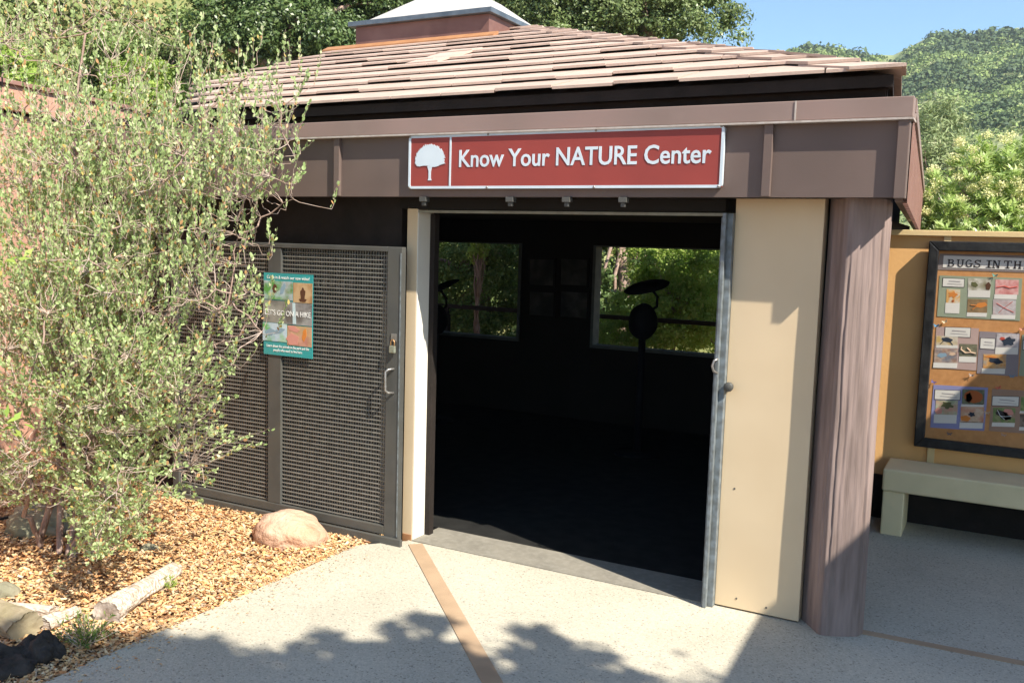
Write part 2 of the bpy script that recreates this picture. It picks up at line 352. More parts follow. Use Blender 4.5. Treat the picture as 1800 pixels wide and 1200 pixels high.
# ================================================================== THE SETTING
# --- terrain profile (one big sheet; flat near, rising to the left and behind, ridge far right)
def hill_elev(px):      # elevation (tan) of the near-hill skyline against photo column
    return float(np.interp(px, [-1200, -300, 0, 300, 640, 900, 1150, 1300, 1900, 3000], [.75, .70, .62, .50, .36, .20, .11, .05, .03, .03]))
def ground_z(x, y):
    dx, dy = x-CAM[0], y-CAM[1]; f = dx*W_[0]+dy*W_[1]; r = dx*R_[0]+dy*R_[1]
    d = math.hypot(dx, dy)
    if f <= 0: return 0.
    px = 900+F*r/max(f, 1e-3)*.995
    px = max(-1200, min(3000, px))
    t = (d-13)/32
    if t <= 0: return 0.
    t = min(t, 1.); s = t*t*(3-2*t)
    h = hill_elev(px)*45*s+.4*noise.noise(Vector((x*.2, y*.2, 0)))*s
    return h
def grid_patch(name, m, nr, na, r0, r1, a0, a1, zf, power=1.6):
    V = []; Fq = []
    for i in range(nr):
        rr = r0+(r1-r0)*(i/(nr-1))**power
        for j in range(na):
            a = a0+(a1-a0)*j/(na-1); x = CAM[0]+rr*math.sin(a); y = CAM[1]+rr*math.cos(a)
            V.append((x, y, zf(x, y)))
    for i in range(nr-1):
        for j in range(na-1): q = i*na+j; Fq.append((q, q+na, q+na+1, q+1))
    return np_mesh(name, np.array(V), np.array(Fq), m, smooth=True)
gs = MB().quad((-400, -400, -.06), (400, -400, -.06), (400, 400, -.06), (-400, 400, -.06)).build('ground', M['dirt']); struct(gs)
hs = grid_patch('hillside', M['hillgrass'], 50, 90, 12, 50, math.radians(-85), math.radians(12), lambda x, y: ground_z(x, y)-.02); struct(hs)

# --- far ridge on the right
def ridge_dir(px): d = ray(px, 600); d = np.array([d[0], d[1]]); return d/np.linalg.norm(d)
FR_PX = [1100, 1250, 1350, 1400, 1430, 1470, 1500, 1530, 1570, 1600, 1632, 1665, 1700, 1725, 1760, 1800, 1900, 2100, 2400]
FR_PY = [150, 120, 100, 92, 87, 87, 93, 97, 96, 82, 66, 59, 63, 64, 57, 49, 40, 20, 0]
def far_hill():
    V = []; Fq = []; na = 240; nr = 90
    for i in range(nr):
        t = i/(nr-1)
        for j in range(na):
            px = 1080+(2300-1080)*j/(na-1); py = float(np.interp(px, FR_PX, FR_PY))
            d = ray(px, py); d2 = d[:2]/np.linalg.norm(d[:2]); el = d[2]/np.linalg.norm(d[:2])
            rr = 60+240*t; x, y = CAM[0]+d2[0]*rr, CAM[1]+d2[1]*rr
            top = 300*el+1.8
            prof = t**1.15
            z = top*prof-2*(1-t)
            g = math.sin(math.pi*min(1, t*1.02))
            z += g*(6*noise.noise(Vector((x*.018, y*.018, 3)))+9*abs(noise.noise(Vector((x*.009+y*.004, y*.002, 8))))-4)
            z += (1 if t < .985 else .4)*1.1*noise.noise(Vector((x*.09, y*.09, 0)))
            V.append((x, y, z))
    for i in range(nr-1):
        for j in range(na-1): q = i*na+j; Fq.append((q, q+1, q+na+1, q+na))
    V = np.array(V)
    o = np_mesh('distant_hill', V, np.array(Fq), M['farhill'], smooth=True); struct(o)
    return V.reshape(nr, na, 3)
FH = far_hill()
def scatter_scrub(name, pts, size, per, leaf, m, label):
    n = len(pts); C = np.repeat(pts, per, 0); s = np.repeat(size, per)
    d = unit(rng.normal(size=(n*per, 3))*np.array([1, 1, .8])+np.array([0, 0, .35]))
    P = C+d*(s*(.75+.3*rng.random(n*per)))[:, None]*np.array([1, 1, .75])
    nrm = unit(d+rng.normal(size=d.shape)*.35); D = unit(np.cross(nrm, rng.normal(size=d.shape)))
    L = leaf*s*(.7+.6*rng.random(n*per)); V, Fq = leaf_arrays(P, D, nrm, L, L*.9)
    o = np_mesh(name, V, Fq, m); return tag(o, label, 'shrubs', kind='stuff')
pts = []; sz = []
while len(pts) < 14000:
    i = random.random()**.75*88; j = random.random()*238; a = int(i); b = int(j)
    p = FH[a, b]*(1-(i-a))*(1-(j-b))+FH[a+1, b]*(i-a)*(1-(j-b))+FH[a, b+1]*(1-(i-a))*(j-b)+FH[a+1, b+1]*(i-a)*(j-b)
    if noise.noise(Vector((p[0]*.05, p[1]*.05, 5))) +.5*noise.noise(Vector((p[0]*.13, p[1]*.13, 2))) < -.30: continue
    pts.append(p); sz.append(random.uniform(.6, 1.0)*random.choice([1, 1, 1.5, 2])*(.35+.85*i/88))
pts = np.array(pts); sz = np.array(sz); sel = np.array([noise.noise(Vector((p[0]*.035, p[1]*.035, 15)))+.6*noise.noise(Vector((p[0]*.12, p[1]*.12, 4))) > .06 for p in pts])
scatter_scrub('chaparral', pts[~sel], sz[~sel], 34, .42, M['chaparral'], 'light green chaparral scrub covering most of the distant hill')
scatter_scrub('chaparral', pts[sel], sz[sel]*1.25, 34, .42, M['darkchap'], 'darker green scrub patches in the folds of the distant hill')
pts = []; sz = []
while len(pts) < 2600:
    a = math.radians(random.uniform(-62, 2)); rr = random.uniform(17, 48); x = CAM[0]+rr*math.sin(a); y = CAM[1]+rr*math.cos(a)
    if noise.noise(Vector((x*.12, y*.12, 9))) < -.05: continue
    pts.append((x, y, ground_z(x, y)+.1)); sz.append(random.uniform(.4, 1.3))
scatter_scrub('hillside_scrub', np.array(pts), np.array(sz), 300, .10, M['nearscrub'], 'low yellow green scrub on the dry slope behind the building')

# --- pavement, seams, mulch
struct(MB().prismz([(-.80, -9), (9, -9), (9, 2.4), (1.7, 2.4), (1.7, .15), (-.60, .15), (-.60, -.02), (-.80, -.25)], -.10, 0).build('pavement', M['pave'], bevel=.004))
def strip(a, b, wd):
    a = np.array(a); b = np.array(b); d = (b-a)/np.linalg.norm(b-a); n = np.array([-d[1], d[0]])*wd/2
    return [tuple(a+n), tuple(b+n), tuple(b-n), tuple(a-n)][::-1]
struct(MB().prismz(strip((-.515, -.05), (2.60, -3.21), .085), .0005, .0045).build('divider_strip', M['seam']))
struct(MB().prismz(strip((1.90, .055), (5.0, .20), .05), .0005, .0035).build('expansion_strip', M['seam']))
# mulch bed base with small relief
mv = []; mf = []; nx, ny = 70, 80
for i in range(nx):
    for j in range(ny):
        x = -9+(8.21)*(i/(nx-1))**.6; y = -4.2+(4.6)*j/(ny-1)
        e = min(1, (-.79-x)*6)
        mv.append((x, y, -.022+e*(.012+.035*noise.noise(Vector((x*2.2, y*2.2, 0)))+.01*noise.noise(Vector((x*9, y*9, 0))))))
for i in range(nx-1):
    for j in range(ny-1): q = i*ny+j; mf.append((q, q+ny, q+ny+1, q+1))
struct(np_mesh('mulch_bed', np.array(mv), np.array(mf), M['dirt'], smooth=True))
# wood chips
n = 62000
x = -.795-np.abs(rng.random(n)**1.3)*3.4; y = -3.0+3.1*rng.random(n)
keep = ~((x > -.66) | (y > .0)); x = x[keep]; y = y[keep]; n = len(x)
x = x+rng.normal(size=n)*.01
zz = np.array([-.012+min(1, max(0, (-.79-a)*6))*(.014+.035*noise.noise(Vector((a*2.2, b*2.2, 0)))) for a, b in zip(x, y)])+rng.random(n)*.014
ang = rng.random(n)*2*np.pi; D = unit(np.stack([np.cos(ang), np.sin(ang), rng.normal(size=n)*.3], 1))
nrm = unit(np.stack([rng.normal(size=n)*.4, rng.normal(size=n)*.4, np.ones(n)], 1)); S = unit(np.cross(D, nrm)); Ln = (.006+.020*rng.random(n)**2.4)[:, None]; Wd = (.003+.006*rng.random(n))[:, None]
P = np.stack([x, y, zz], 1)
V = np.stack([P-D*Ln-S*Wd, P-D*Ln*.7+S*Wd*.8, P+D*Ln+S*Wd, P+D*Ln*.8-S*Wd*.7], 1).reshape(-1, 3)
tag(np_mesh('wood_mulch', V, np.arange(n*4).reshape(-1, 4), M['chips']), 'orange brown wood chip mulch covering the planting bed', 'mulch', kind='stuff')

n = 240
x = -.79+np.abs(rng.normal(size=n))*.10; y = -.3-1.9*rng.random(n); ang = rng.random(n)*6.28
D = np.stack([np.cos(ang), np.sin(ang), 0*ang], 1); S = np.stack([-np.sin(ang), np.cos(ang), 0*ang], 1); Ln = (.003+.007*rng.random(n)**2)[:, None]; Wd = (.002+.003*rng.random(n))[:, None]
P = np.stack([x, y, .004+0*x], 1); up = np.array([0, 0, .003])
V = np.stack([P-D*Ln-S*Wd, P-D*Ln*.7+S*Wd*.8+up, P+D*Ln+S*Wd, P+D*Ln*.8-S*Wd*.7+up*.5], 1).reshape(-1, 3)
tag(np_mesh('stray_chips', V, np.arange(n*4).reshape(-1, 4)[:, ::-1], M['chips']), 'stray wood chips spilled onto the pavement edge', 'mulch', kind='stuff')

# ================================================================== THE NATURE CENTER
B = thing('nature_center', (0, 0, 0), 'brown and tan nature center with tiled hip roof and wide open doorway', 'building')
# wall
wl = MB()
wl.box(1.29, 1.708, .0, .10, .008, 2.06)                 # right tan panel
wr = wl.build('wall', M['tan'], B, bevel=.003); wr['label'] = 'tan wall panel right of the doorway'
MB().box(-.648, -.5755, .0, .11, -.0, 2.0).build('door_jamb', M['tan'], B, bevel=.003)
MB().box(-.575, -.570, .001, .165, .0, 1.985).build('jamb_reveal', M['cream'], B)
MB().box(-.64, -.578, -.006, -.001, -.01, .035).build('jamb_base', M['orangeflash'], B)
MB().box(-.5695, -.535, .125, .175, .0, 1.965).build('jamb_stop', M['darkwood'], B, bevel=.002)
MB().box(-.572, 1.285, .0, .05, 1.968, 1.982).build('door_head_trim', M['casing'], B)
# brown walls left (behind mesh gate) + sides and back of the room
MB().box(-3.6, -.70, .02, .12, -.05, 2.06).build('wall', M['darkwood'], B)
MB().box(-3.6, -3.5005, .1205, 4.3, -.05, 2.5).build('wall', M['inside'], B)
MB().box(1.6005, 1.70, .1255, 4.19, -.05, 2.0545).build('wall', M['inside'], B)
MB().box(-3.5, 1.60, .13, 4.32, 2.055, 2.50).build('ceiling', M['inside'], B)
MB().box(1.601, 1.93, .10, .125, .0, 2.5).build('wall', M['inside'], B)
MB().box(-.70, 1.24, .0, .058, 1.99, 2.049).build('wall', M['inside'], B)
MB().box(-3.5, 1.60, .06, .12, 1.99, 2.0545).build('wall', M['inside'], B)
# back wall with two window openings
YB = 4.2
bw = MB()
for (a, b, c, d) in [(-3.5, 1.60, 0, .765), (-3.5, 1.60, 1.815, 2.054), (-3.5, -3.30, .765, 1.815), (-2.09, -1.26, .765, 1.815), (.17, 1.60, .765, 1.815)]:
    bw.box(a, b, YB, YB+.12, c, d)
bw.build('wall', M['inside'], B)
def window(x0, x1, z0, z1):
    wnd = MB(); t = .03
    wnd.box(x0+.0, x0+t, YB-.02, YB+.14, z0, z1); wnd.box(x1-t, x1, YB-.02, YB+.14, z0, z1)
    wnd.box(x0+t, x1-t, YB-.02, YB+.14, z0, z0+t); wnd.box(x0+t, x1-t, YB-.02, YB+.14, z1-.015, z1)
    return wnd.build('window_frame', M['galv'], B)
window(-3.30, -2.09, .765, 1.815); window(-1.26, .17, .765, 1.815)
# interior floor: smooth threshold slab then dark floor
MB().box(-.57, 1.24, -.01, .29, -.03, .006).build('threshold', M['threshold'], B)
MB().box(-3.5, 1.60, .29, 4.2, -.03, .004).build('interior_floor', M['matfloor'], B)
# door channel on the right of the opening
ch = MB().box(1.245, 1.262, -.065, .10, .0, 1.98).box(1.262, 1.290, -.035, .10, .0, 1.98).box(1.236, 1.2445, -.05, .09, .0, 1.96)
ch.build('door_channel', M['channel'], B, bevel=.002)
MB().tube([(1.315, -.0, 1.135), (1.315, -.035, 1.135)], .012, 10).tube([(1.315, -.035, 1.135), (1.315, -.052, 1.135), (1.315, -.060, 1.135)], [.022, .024, .016], 14).build('knob', M['gatemetal'], B, smooth=True)
MB().tube([(1.26, -.067, 1.20), (1.245, -.08, 1.21), (1.238, -.085, 1.235), (1.245, -.08, 1.262), (1.26, -.067, 1.27)], .006, 6).build('latch', M['steel'], B, smooth=True)

# --- header band (brown panels), fins, gutter
YP = -.165
MB().box(-3.55, 2.02, YP, YP+.03, 2.05, 2.46).build('header_panel', M['brown'], B)
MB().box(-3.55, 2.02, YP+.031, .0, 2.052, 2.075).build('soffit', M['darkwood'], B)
for (a, b) in ((1.452, 1.492), (-1.045, -1.005), (-2.42, -2.38)):
    MB().box(a, b, YP-.026, YP-.001, 2.052, 2.405).build('header_batten', M['brown'], B, bevel=.002)
MB().box(2.021, 2.068, YP-.032, YP+.03, 2.045, 2.415).build('corner_trim', M['brown'], B, bevel=.002)
# gutter / top rail
gy = -.200
gt = MB().prism([(-3.62, 2.402), (2.078, 2.386), (2.078, 2.474), (-3.62, 2.484)], gy, -.06)
gt.build('gutter', M['gutter'], B, bevel=.004)
MB().prism([(-3.62, 2.392), (2.08, 2.3765), (2.08, 2.3855), (-3.62, 2.4015)], gy-.006, -.07).build('gutter_lip', M['drip'], B)
MB().box(1.585, 1.592, gy-.004, gy-.0005, 2.388, 2.474).build('gutter_joint', M['drip'], B)
# side of the header, ribbed metal, running back
rb = MB(); L = 6.2; k = 0
dx, dy = -.069, .9976
def sp(t, off=0.): return (2.072+dx*t+off*dy, -.13+dy*t-off*dx)
n = int(L/.03)
pr = []
for i in range(n):
    t = i*.03; o_ = .0 if i % 6 in (0, 1, 2) else -.020
    pr += [sp(t, o_), sp(t+.03, o_)]
vs = [(p[0], p[1], 2.03) for p in pr]+[(p[0], p[1], 2.415) for p in pr]; m_ = len(pr)
rb.add(vs, [(i, i+1, i+1+m_, i+m_) for i in range(m_-1)])
rb.build('ribbed_side', M['ribbed'], B)
MB().hexa([(*sp(0, -.05), 2.035), (*sp(0, -.017), 2.035), (*sp(L, -.017), 2.035), (*sp(L, -.05), 2.035)],
          [(*sp(0, -.05), 2.41), (*sp(0, -.017), 2.41), (*sp(L, -.017), 2.41), (*sp(L, -.05), 2.41)]).build('header_panel', M['brown'], B)
MB().hexa([(*sp(0.0, -.05), 2.4155), (*sp(0.0, .010), 2.4155), (*sp(L, .010), 2.4155), (*sp(L, -.05), 2.4155)],
          [(*sp(0.0, -.05), 2.474), (*sp(0.0, .010), 2.474), (*sp(L, .010), 2.474), (*sp(L, -.05), 2.474)]).build('gutter', M['gutter'], B)
# fascia under the eave
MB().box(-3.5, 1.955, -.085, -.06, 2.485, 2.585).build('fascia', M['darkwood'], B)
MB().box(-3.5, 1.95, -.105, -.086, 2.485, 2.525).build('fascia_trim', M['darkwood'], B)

# --- roof
SL = .345; ZE = 2.584; YE = -.165; XR = 1.985; XL = -3.62; YR = 3.55
def rz(y): return ZE+SL*(y-YE)
hyp = math.sqrt(1+SL*SL)
LX = lambda y: max(XL, -2.35-(y-YE)*1.0) if y < 1.2 else XL
HX = lambda y: XR-(y-YE)
# solid roof body (deck)
body = MB()
ft = [(-2.35, YE), (XR, YE), (XR-(YR-YE), YR), (XL, YR), (XL, YE+1.27)]
top = [(x, y, rz(y)-.012) for x, y in ft]; bot = [(x, y, z-.05) for x, y, z in top]; n5 = len(ft)
body.add(top+bot, [tuple(range(n5)), tuple(range(2*n5-1, n5-1, -1))]+[(i, i+n5, (i+1) % n5+n5, (i+1) % n5) for i in range(n5)])
YBK = 2*YR-YE
XB = XR-.1*(YBK-YE)
rt_ = [(XR, YE), (XB, YBK), (XR-(YR-YE), YR)]
top = [(x, y, z-.012) for (x, y), z in zip(rt_, (ZE, ZE, rz(YR)))]; bot = [(x, y, z-.05) for x, y, z in top]
body.add(top+bot, [(0, 1, 2), (5, 4, 3)]+[(i, i+3, (i+1) % 3+3, (i+1) % 3) for i in range(3)])
bk = [(XL, YBK), (XL, YR), (XR-(YR-YE), YR), (XB, YBK)]
top = [(x, y, ZE+SL*(YBK-y)-.012) for x, y in bk]; bot = [(x, y, z-.05) for x, y, z in top]
body.add(top+bot, [(0, 1, 2, 3), (7, 6, 5, 4)]+[(i, i+4, (i+1) % 4+4, (i+1) % 4) for i in range(4)])
roof = body.build('roof', M['darkwood'], B)
# tiles: one mesh per face
def tiles(face):
    mb = MB(); e = .345; ncr = int((YR-YE)*hyp/e)+1
    for j in range(ncr):
        y0 = YE-.035+j*e/hyp; y1 = y0+(e+.07)/hyp
        if y0 > YR-.05: break
        y1 = min(y1, YR+.03)
        u = -9+(.17 if j % 2 else 0)+random.uniform(-.03, .03)
        while u < 9:
            wd = .335
            a, b = u+.003, u+wd-.003; u += wd
            lift = random.choice([0, 0, 0, .004, .008, .014]); th = .026
            def rect(xa, xb):
                if face == 'front':
                    lo_a, lo_b = max(xa, LX(max(y0, YE))), min(xb, HX(y0)); hi_a, hi_b = max(xa, LX(y1)), min(xb, HX(y1))
                    if lo_b-lo_a < .04: return None
                    if hi_b < hi_a: hi_b = hi_a = (hi_a+hi_b)/2
                    f = lambda x, y, dz: (x, y, rz(y)+dz)
                else:
                    lo_a, lo_b = max(xa, y0), min(xb, 2*YR-y0); hi_a, hi_b = max(xa, y1), min(xb, 2*YR-y1)
                    if lo_b-lo_a < .04: return None
                    if hi_b < hi_a: hi_b = hi_a = (hi_a+hi_b)/2
                    f = lambda s, y, dz: (XR-(y-YE)-.1*(s-y), s, rz(y)+dz)
                zl = .019+lift*.6; zh = .0
                return ([f(lo_a, y0, zl-.001), f(lo_b, y0, zl-.001), f(hi_b, y1, zh-.006), f(hi_a, y1, zh-.006)],
                        [f(lo_a, y0, zl+.013), f(lo_b, y0, zl+.013), f(hi_b, y1, zh+.005), f(hi_a, y1, zh+.005)])
            q = rect(a, b)
            if q: mb.hexa(*q)
    return mb
tiles('front').build('roof_tiles', M['tiles'], roof); tiles('side').build('roof_tiles', M['tiles'], roof)
# one mended tile lying proud
mb = MB(); p = onY(735, 108, 1.6)
_d = ray(712, 119); _t = (ZE+SL*(CAM[1]-YE)-CAM[2])/(_d[2]-SL*_d[1]); xm, ym = (CAM+_d*_t)[:2]
mb.hexa([(xm, ym, rz(ym)+.014), (xm+.30, ym-.02, rz(ym)+.014), (xm+.30, ym+.62, rz(ym+.62)+.018), (xm, ym+.64, rz(ym+.64)+.018)],
        [(xm, ym, rz(ym)+.030), (xm+.30, ym-.02, rz(ym)+.030), (xm+.30, ym+.62, rz(ym+.62)+.034), (xm, ym+.64, rz(ym+.64)+.034)])
o = mb.build('roof_tiles', M['tiles'], roof); o['label'] = 'single plain patch tile covering two courses'
# hip caps down the right hip
hip = MB(); A0 = Vector((XR+.02, YE-.02, ZE+.0)); A1 = Vector((XR-(YR-YE), YR, rz(YR)))
dh = (A1-A0).normalized(); N = 17; step = (A1-A0).length/N
nf = Vector((1, 0, 0)).cross(Vector((0, 1, SL))).normalized(); ns = Vector((1, 0, -SL)).cross(Vector((0, 1, 0))).normalized()*1
wf = Vector((-1, -1, 0)); 
for i in range(N):
    s = A0+dh*(i*step-.05); e_ = A0+dh*(i*step+step+.03)
    for (ax, sg) in ((Vector((-1, 0, 0)), 0), (Vector((-.1, .995, 0)), 1)):
        # wing over the front face goes along -X, over the side face along +Y (both level lines of their planes)
        wv = ax*.20
        l0, l1 = .036, .016
        a = s+Vector((0, 0, l0)); b = s+wv*1.15+Vector((0, 0, l0)); c = e_+wv*1.15+Vector((0, 0, l1)); d = e_+Vector((0, 0, l1))
        th = Vector((0, 0, .014))
        vs = [a, b, c, d] if sg else [b, a, d, c]
        hip.hexa([v-th for v in vs], vs)
hip.build('hip_caps', M['tiles'], roof)
# rusty flashing + cupola
YC = 3.0; CX0, CX1 = -3.40, -1.87; CZ = rz(YC)
MB().hexa([(CX0-.35, YC-.09, rz(YC-.09)+.02), (CX1+.1, YC-.09, rz(YC-.09)+.02), (CX1+.1, YC+.0, rz(YC)+.02), (CX0-.35, YC+.0, rz(YC)+.02)],
          [(CX0-.35, YC-.09, rz(YC-.09)+.034), (CX1+.1, YC-.09, rz(YC-.09)+.034), (CX1+.1, YC, rz(YC)+.05), (CX0-.35, YC, rz(YC)+.05)]).build('flashing', M['orangeflash'], roof)
cup = MB().box(CX0, CX1, YC, YC+1.5, CZ-.3, CZ+.215).build('cupola_curb', M['curbmetal'], roof, bevel=.004)
MB().box(CX0-.06, CX1+.045, YC-.05, YC+1.55, CZ+.2155, CZ+.262).build('cupola_rim', M['capmetal'], cup, bevel=.004)
a, b, c, d = CX0+.02, CX1-.03, YC+.03, YC+1.47; zt = CZ+.2625
MB().hexa([(a, c, zt), (b, c, zt), (b, d, zt), (a, d, zt)], [(a+.45, c+.45, zt+.33), (b-.45, c+.45, zt+.33), (b-.45, d-.45, zt+.33), (a+.45, d-.45, zt+.33)]).build('skylight', M['skylight'], cup, bevel=.04)

# --- log post at the corner
PX, PY = 1.868, .055
sec = [(-.158, .07), (-.150, .005), (-.060, -.120), (-.042, -.135), (-.018, -.132), (.075, -.088), (.112, -.060), (.126, -.015), (.122, .05), (.07, .115), (-.05, .12), (-.14, .10)]
per_ = [0.]
for k_ in range(len(sec)): a, b = sec[k_], sec[(k_+1) % len(sec)]; per_.append(per_[-1]+math.dist(a, b))
cracks = [(.30, .25, 1.9, .010, 3), (.335, .0, 1.25, .006, 5), (.47, .35, 2.05, .012, 7), (.52, .15, 1.0, .014, 9), (.60, .7, 2.0, .008, 11), (.42, 1.2, 2.0, .007, 13), (.24, .1, 1.1, .006, 17), (.56, 1.3, 2.05, .006, 19)]
V = []; Fq = []; nz, na = 170, 220
for i in range(nz):
    z = -.03+2.12*i/(nz-1)
    for k_ in range(na):
        u = k_/na; t = u*per_[-1]; m_ = max(q for q in range(len(sec)) if per_[q] <= t+1e-9); f = (t-per_[m_])/(per_[m_+1]-per_[m_])
        a, b = sec[m_], sec[(m_+1) % len(sec)]; x_, y_ = a[0]*(1-f)+b[0]*f, a[1]*(1-f)+b[1]*f
        g = 1.04-.03*z+.035*noise.noise(Vector((x_*9, y_*9, z*.9)))+.012*noise.noise(Vector((x_*60, y_*60, z*2.2)))
        for cu_, c0, c1, dp, sd in cracks:
            cc = cu_+.010*noise.noise(Vector((sd, 0, z*2.5)))+.004*noise.noise(Vector((sd, 3, z*11)))
            if c0 < z < c1 and abs(u-cc) < .009: g -= dp/.12*(1-abs(u-cc)/.009)*min(1, (z-c0)*5, (c1-z)*5)*(.5+.8*abs(noise.noise(Vector((sd, 7, z*4)))))
        V.append((PX+x_*g, PY+y_*g, z))
for i in range(nz-1):
    for k_ in range(na): Fq.append((i*na+k_, i*na+(k_+1) % na, (i+1)*na+(k_+1) % na, (i+1)*na+k_))
np_mesh('corner_post', np.array(V), np.array(Fq), M['log'], B, smooth=True)
# small roller brackets below the sign
for x_ in (-.42, .13, .46, .77):
    MB().box(x_-.022, x_+.022, YP-.02, YP+.02, 2.022, 2.048).box(x_-.012, x_+.012, YP-.01, YP+.01, 2.0, 2.022).build('track_bracket', M['gatemetal'], B, bevel=.002)

# ================================================================== GATE
YG = -.09
gx0, gx1 = -2.49, -.595
Gt = thing('sliding_gate', ((gx0+gx1)/2, YG, 0), 'dark grey metal gate of fine woven mesh slid open left of the doorway', 'gate')
fr = MB()
fr.box(gx0, gx0+.06, YG-.03, YG+.01, .0, 1.765).box(-.70, gx1, YG-.03, YG+.01, .0, 1.765)
fr.box(gx0+.06, -.70, YG-.03, YG+.01, .045, .10).box(gx0+.06, -.70, YG-.03, YG+.01, 1.735, 1.765)
fr.build('gate_frame', M['gatemetal'], Gt, bevel=.004)
MB().box(-1.625, -1.515, YG-.027, YG+.008, .1005, 1.7345).build('mullion', M['gatemetal'], Gt, bevel=.004)
MB().box(gx0-.03, -.56, YG-.055, YG-.031, -.02, .042).build('bottom_rail', M['gatemetal'], Gt, bevel=.003)
MB().box(-.606, -.60, YG-.034, YG-.0305, .05, 1.73).build('gate_edge', M['channel'], Gt)
def mesh_panel(x0, x1):
    mb = MB(); z = .112
    while z < 1.735:
        mb.box(x0, x1, YG-.013, YG-.004, z-.003, z+.003); z += .0258
    x_ = x0+.012
    while x_ < x1:
        mb.box(x_-.0032, x_+.0032, YG-.0035, YG+.004, .10, 1.735); x_ += .0195
    return mb.build('mesh_panel', M['wire'], Gt)
mesh_panel(gx0+.06, -1.625); mesh_panel(-1.515, -.70)
hd = [(-.640, YG-.03, 1.055), (-.66, YG-.06, 1.052), (-.672, YG-.072, 1.04), (-.672, YG-.072, .93), (-.66, YG-.06, .915), (-.64, YG-.03, .912)]
MB().tube(hd, .007, 8).build('handle', M['steel'], Gt, smooth=True)
MB().box(-.662, -.625, YG-.036, YG-.031, 1.215, 1.262).build('hasp', M['steel'], Gt, bevel=.001)
pl = thing('padlock', (-.640, YG-.05, 1.15), 'small square padlock hanging from the gate hasp', 'padlock')
MB().box(-.662, -.622, YG-.056, YG-.038, 1.150, 1.192).build('lock_body', M['locksteel'], pl, bevel=.004)
MB().tube([(-.655, YG-.047, 1.19), (-.655, YG-.047, 1.215), (-.648, YG-.047, 1.228), (-.636, YG-.047, 1.228), (-.629, YG-.047, 1.215), (-.629, YG-.047, 1.19)], .004, 8).build('shackle', M['brass'], pl, smooth=True)

mb = MB(); x_ = gx0+.07
while x_ < -.72:
    wd = random.uniform(.018, .05); mb.box(x_, min(x_+wd, -.715), .004, .016, .02, 1.70); x_ += wd+random.uniform(.012, .04)
mb.build('slat_screen', M['slat'], B)
for x_, z_ in ((1.40, .06), (1.55, .045), (1.36, .62)):
    MB().tube([(x_, .001, z_), (x_, -.002, z_)], .005, 8).build('screw', M['gatemetal'], B)

# ================================================================== SIGN
YS = -.192
x0, x1, z0, z1 = -.51, 1.27, 2.092, 2.378
S = thing('entrance_sign', ((x0+x1)/2, YS, z0), 'long maroon sign with white lettering and tree emblem above the doorway', 'sign')
MB().box(x0+.004, x1-.004, YS, YS+.024, z0+.004, z1).build('sign_panel', M['signred'], S, bevel=.002)
fm = MB(); t = .0135; yb = YS-.004; c_ = .02
fm.box(x0+c_, x1-c_, yb, YS+.020, z0, z0+t); fm.box(x0+c_, x1-c_, yb, YS+.020, z1-t+.004, z1+.004)
fm.box(x0, x0+t, yb, YS+.020, z0+c_, z1+.004-c_); fm.box(x1-t, x1, yb, YS+.020, z0+c_, z1+.004-c_)
for (cx, cz, a0) in ((x0+c_, z0+c_, 180), (x1-c_, z0+c_, 270), (x1-c_, z1+.004-c_, 0), (x0+c_, z1+.004-c_, 90)):
    o_ = [(cx+c_*math.cos(math.radians(a0+k*15)), cz+c_*math.sin(math.radians(a0+k*15))) for k in range(7)]
    i_ = [(cx+(c_-t)*math.cos(math.radians(a0+k*15)), cz+(c_-t)*math.sin(math.radians(a0+k*15))) for k in range(6, -1, -1)]
    fm.prism(o_+i_, yb, YS+.020)
fm.build('sign_border', M['signwhite'], S)
MB().box(-.241, -.231, yb, YS-.0005, z0+t+.0005, z1-t+.0035).build('divider', M['signwhite'], S)
text_mesh('lettering', 'Know Your NATURE Center', M['signwhite'], S, (-.180, YS-.0015, 2.2085), width=1.392, height=.0905, bold=.014, depth=.002)
# emblem tree
em = MB(); cx, cz = -.369, 2.243
pts_ = []
for k_ in range(150):
    a = math.radians(360*k_/150); jg = 1+.045*math.sin(k_*2.35)+random.uniform(-.04, .04)
    pts_.append((cx+.096*math.cos(a)*jg*(1-.10*max(0, math.sin(a))**3), cz+((.089*math.sin(a)**.85 if math.sin(a) > 0 else .030*math.sin(a)/max(abs(math.sin(a)), 1e-6)*abs(math.sin(a))**.45-.004*math.cos(5*a)))*jg))
em.prism(pts_, YS-.0032, YS-.0006)
em.prism([(cx-.012, 2.137), (cx+.013, 2.137), (cx+.008, 2.148), (cx+.008, 2.185), (cx+.016, 2.214), (cx-.016, 2.214), (cx-.007, 2.188), (cx-.007, 2.148)], YS-.0029, YS-.0007)
em.build('tree_emblem', M['signwhite'], S)
for x_ in (.0, .62, -.50, 1.255):
    for z_ in (z0+.006, z1-.002):
        MB().tube([(x_, yb, z_), (x_, yb-.004, z_)], .006, 8).build('bolt', M['steel'], S, smooth=True)

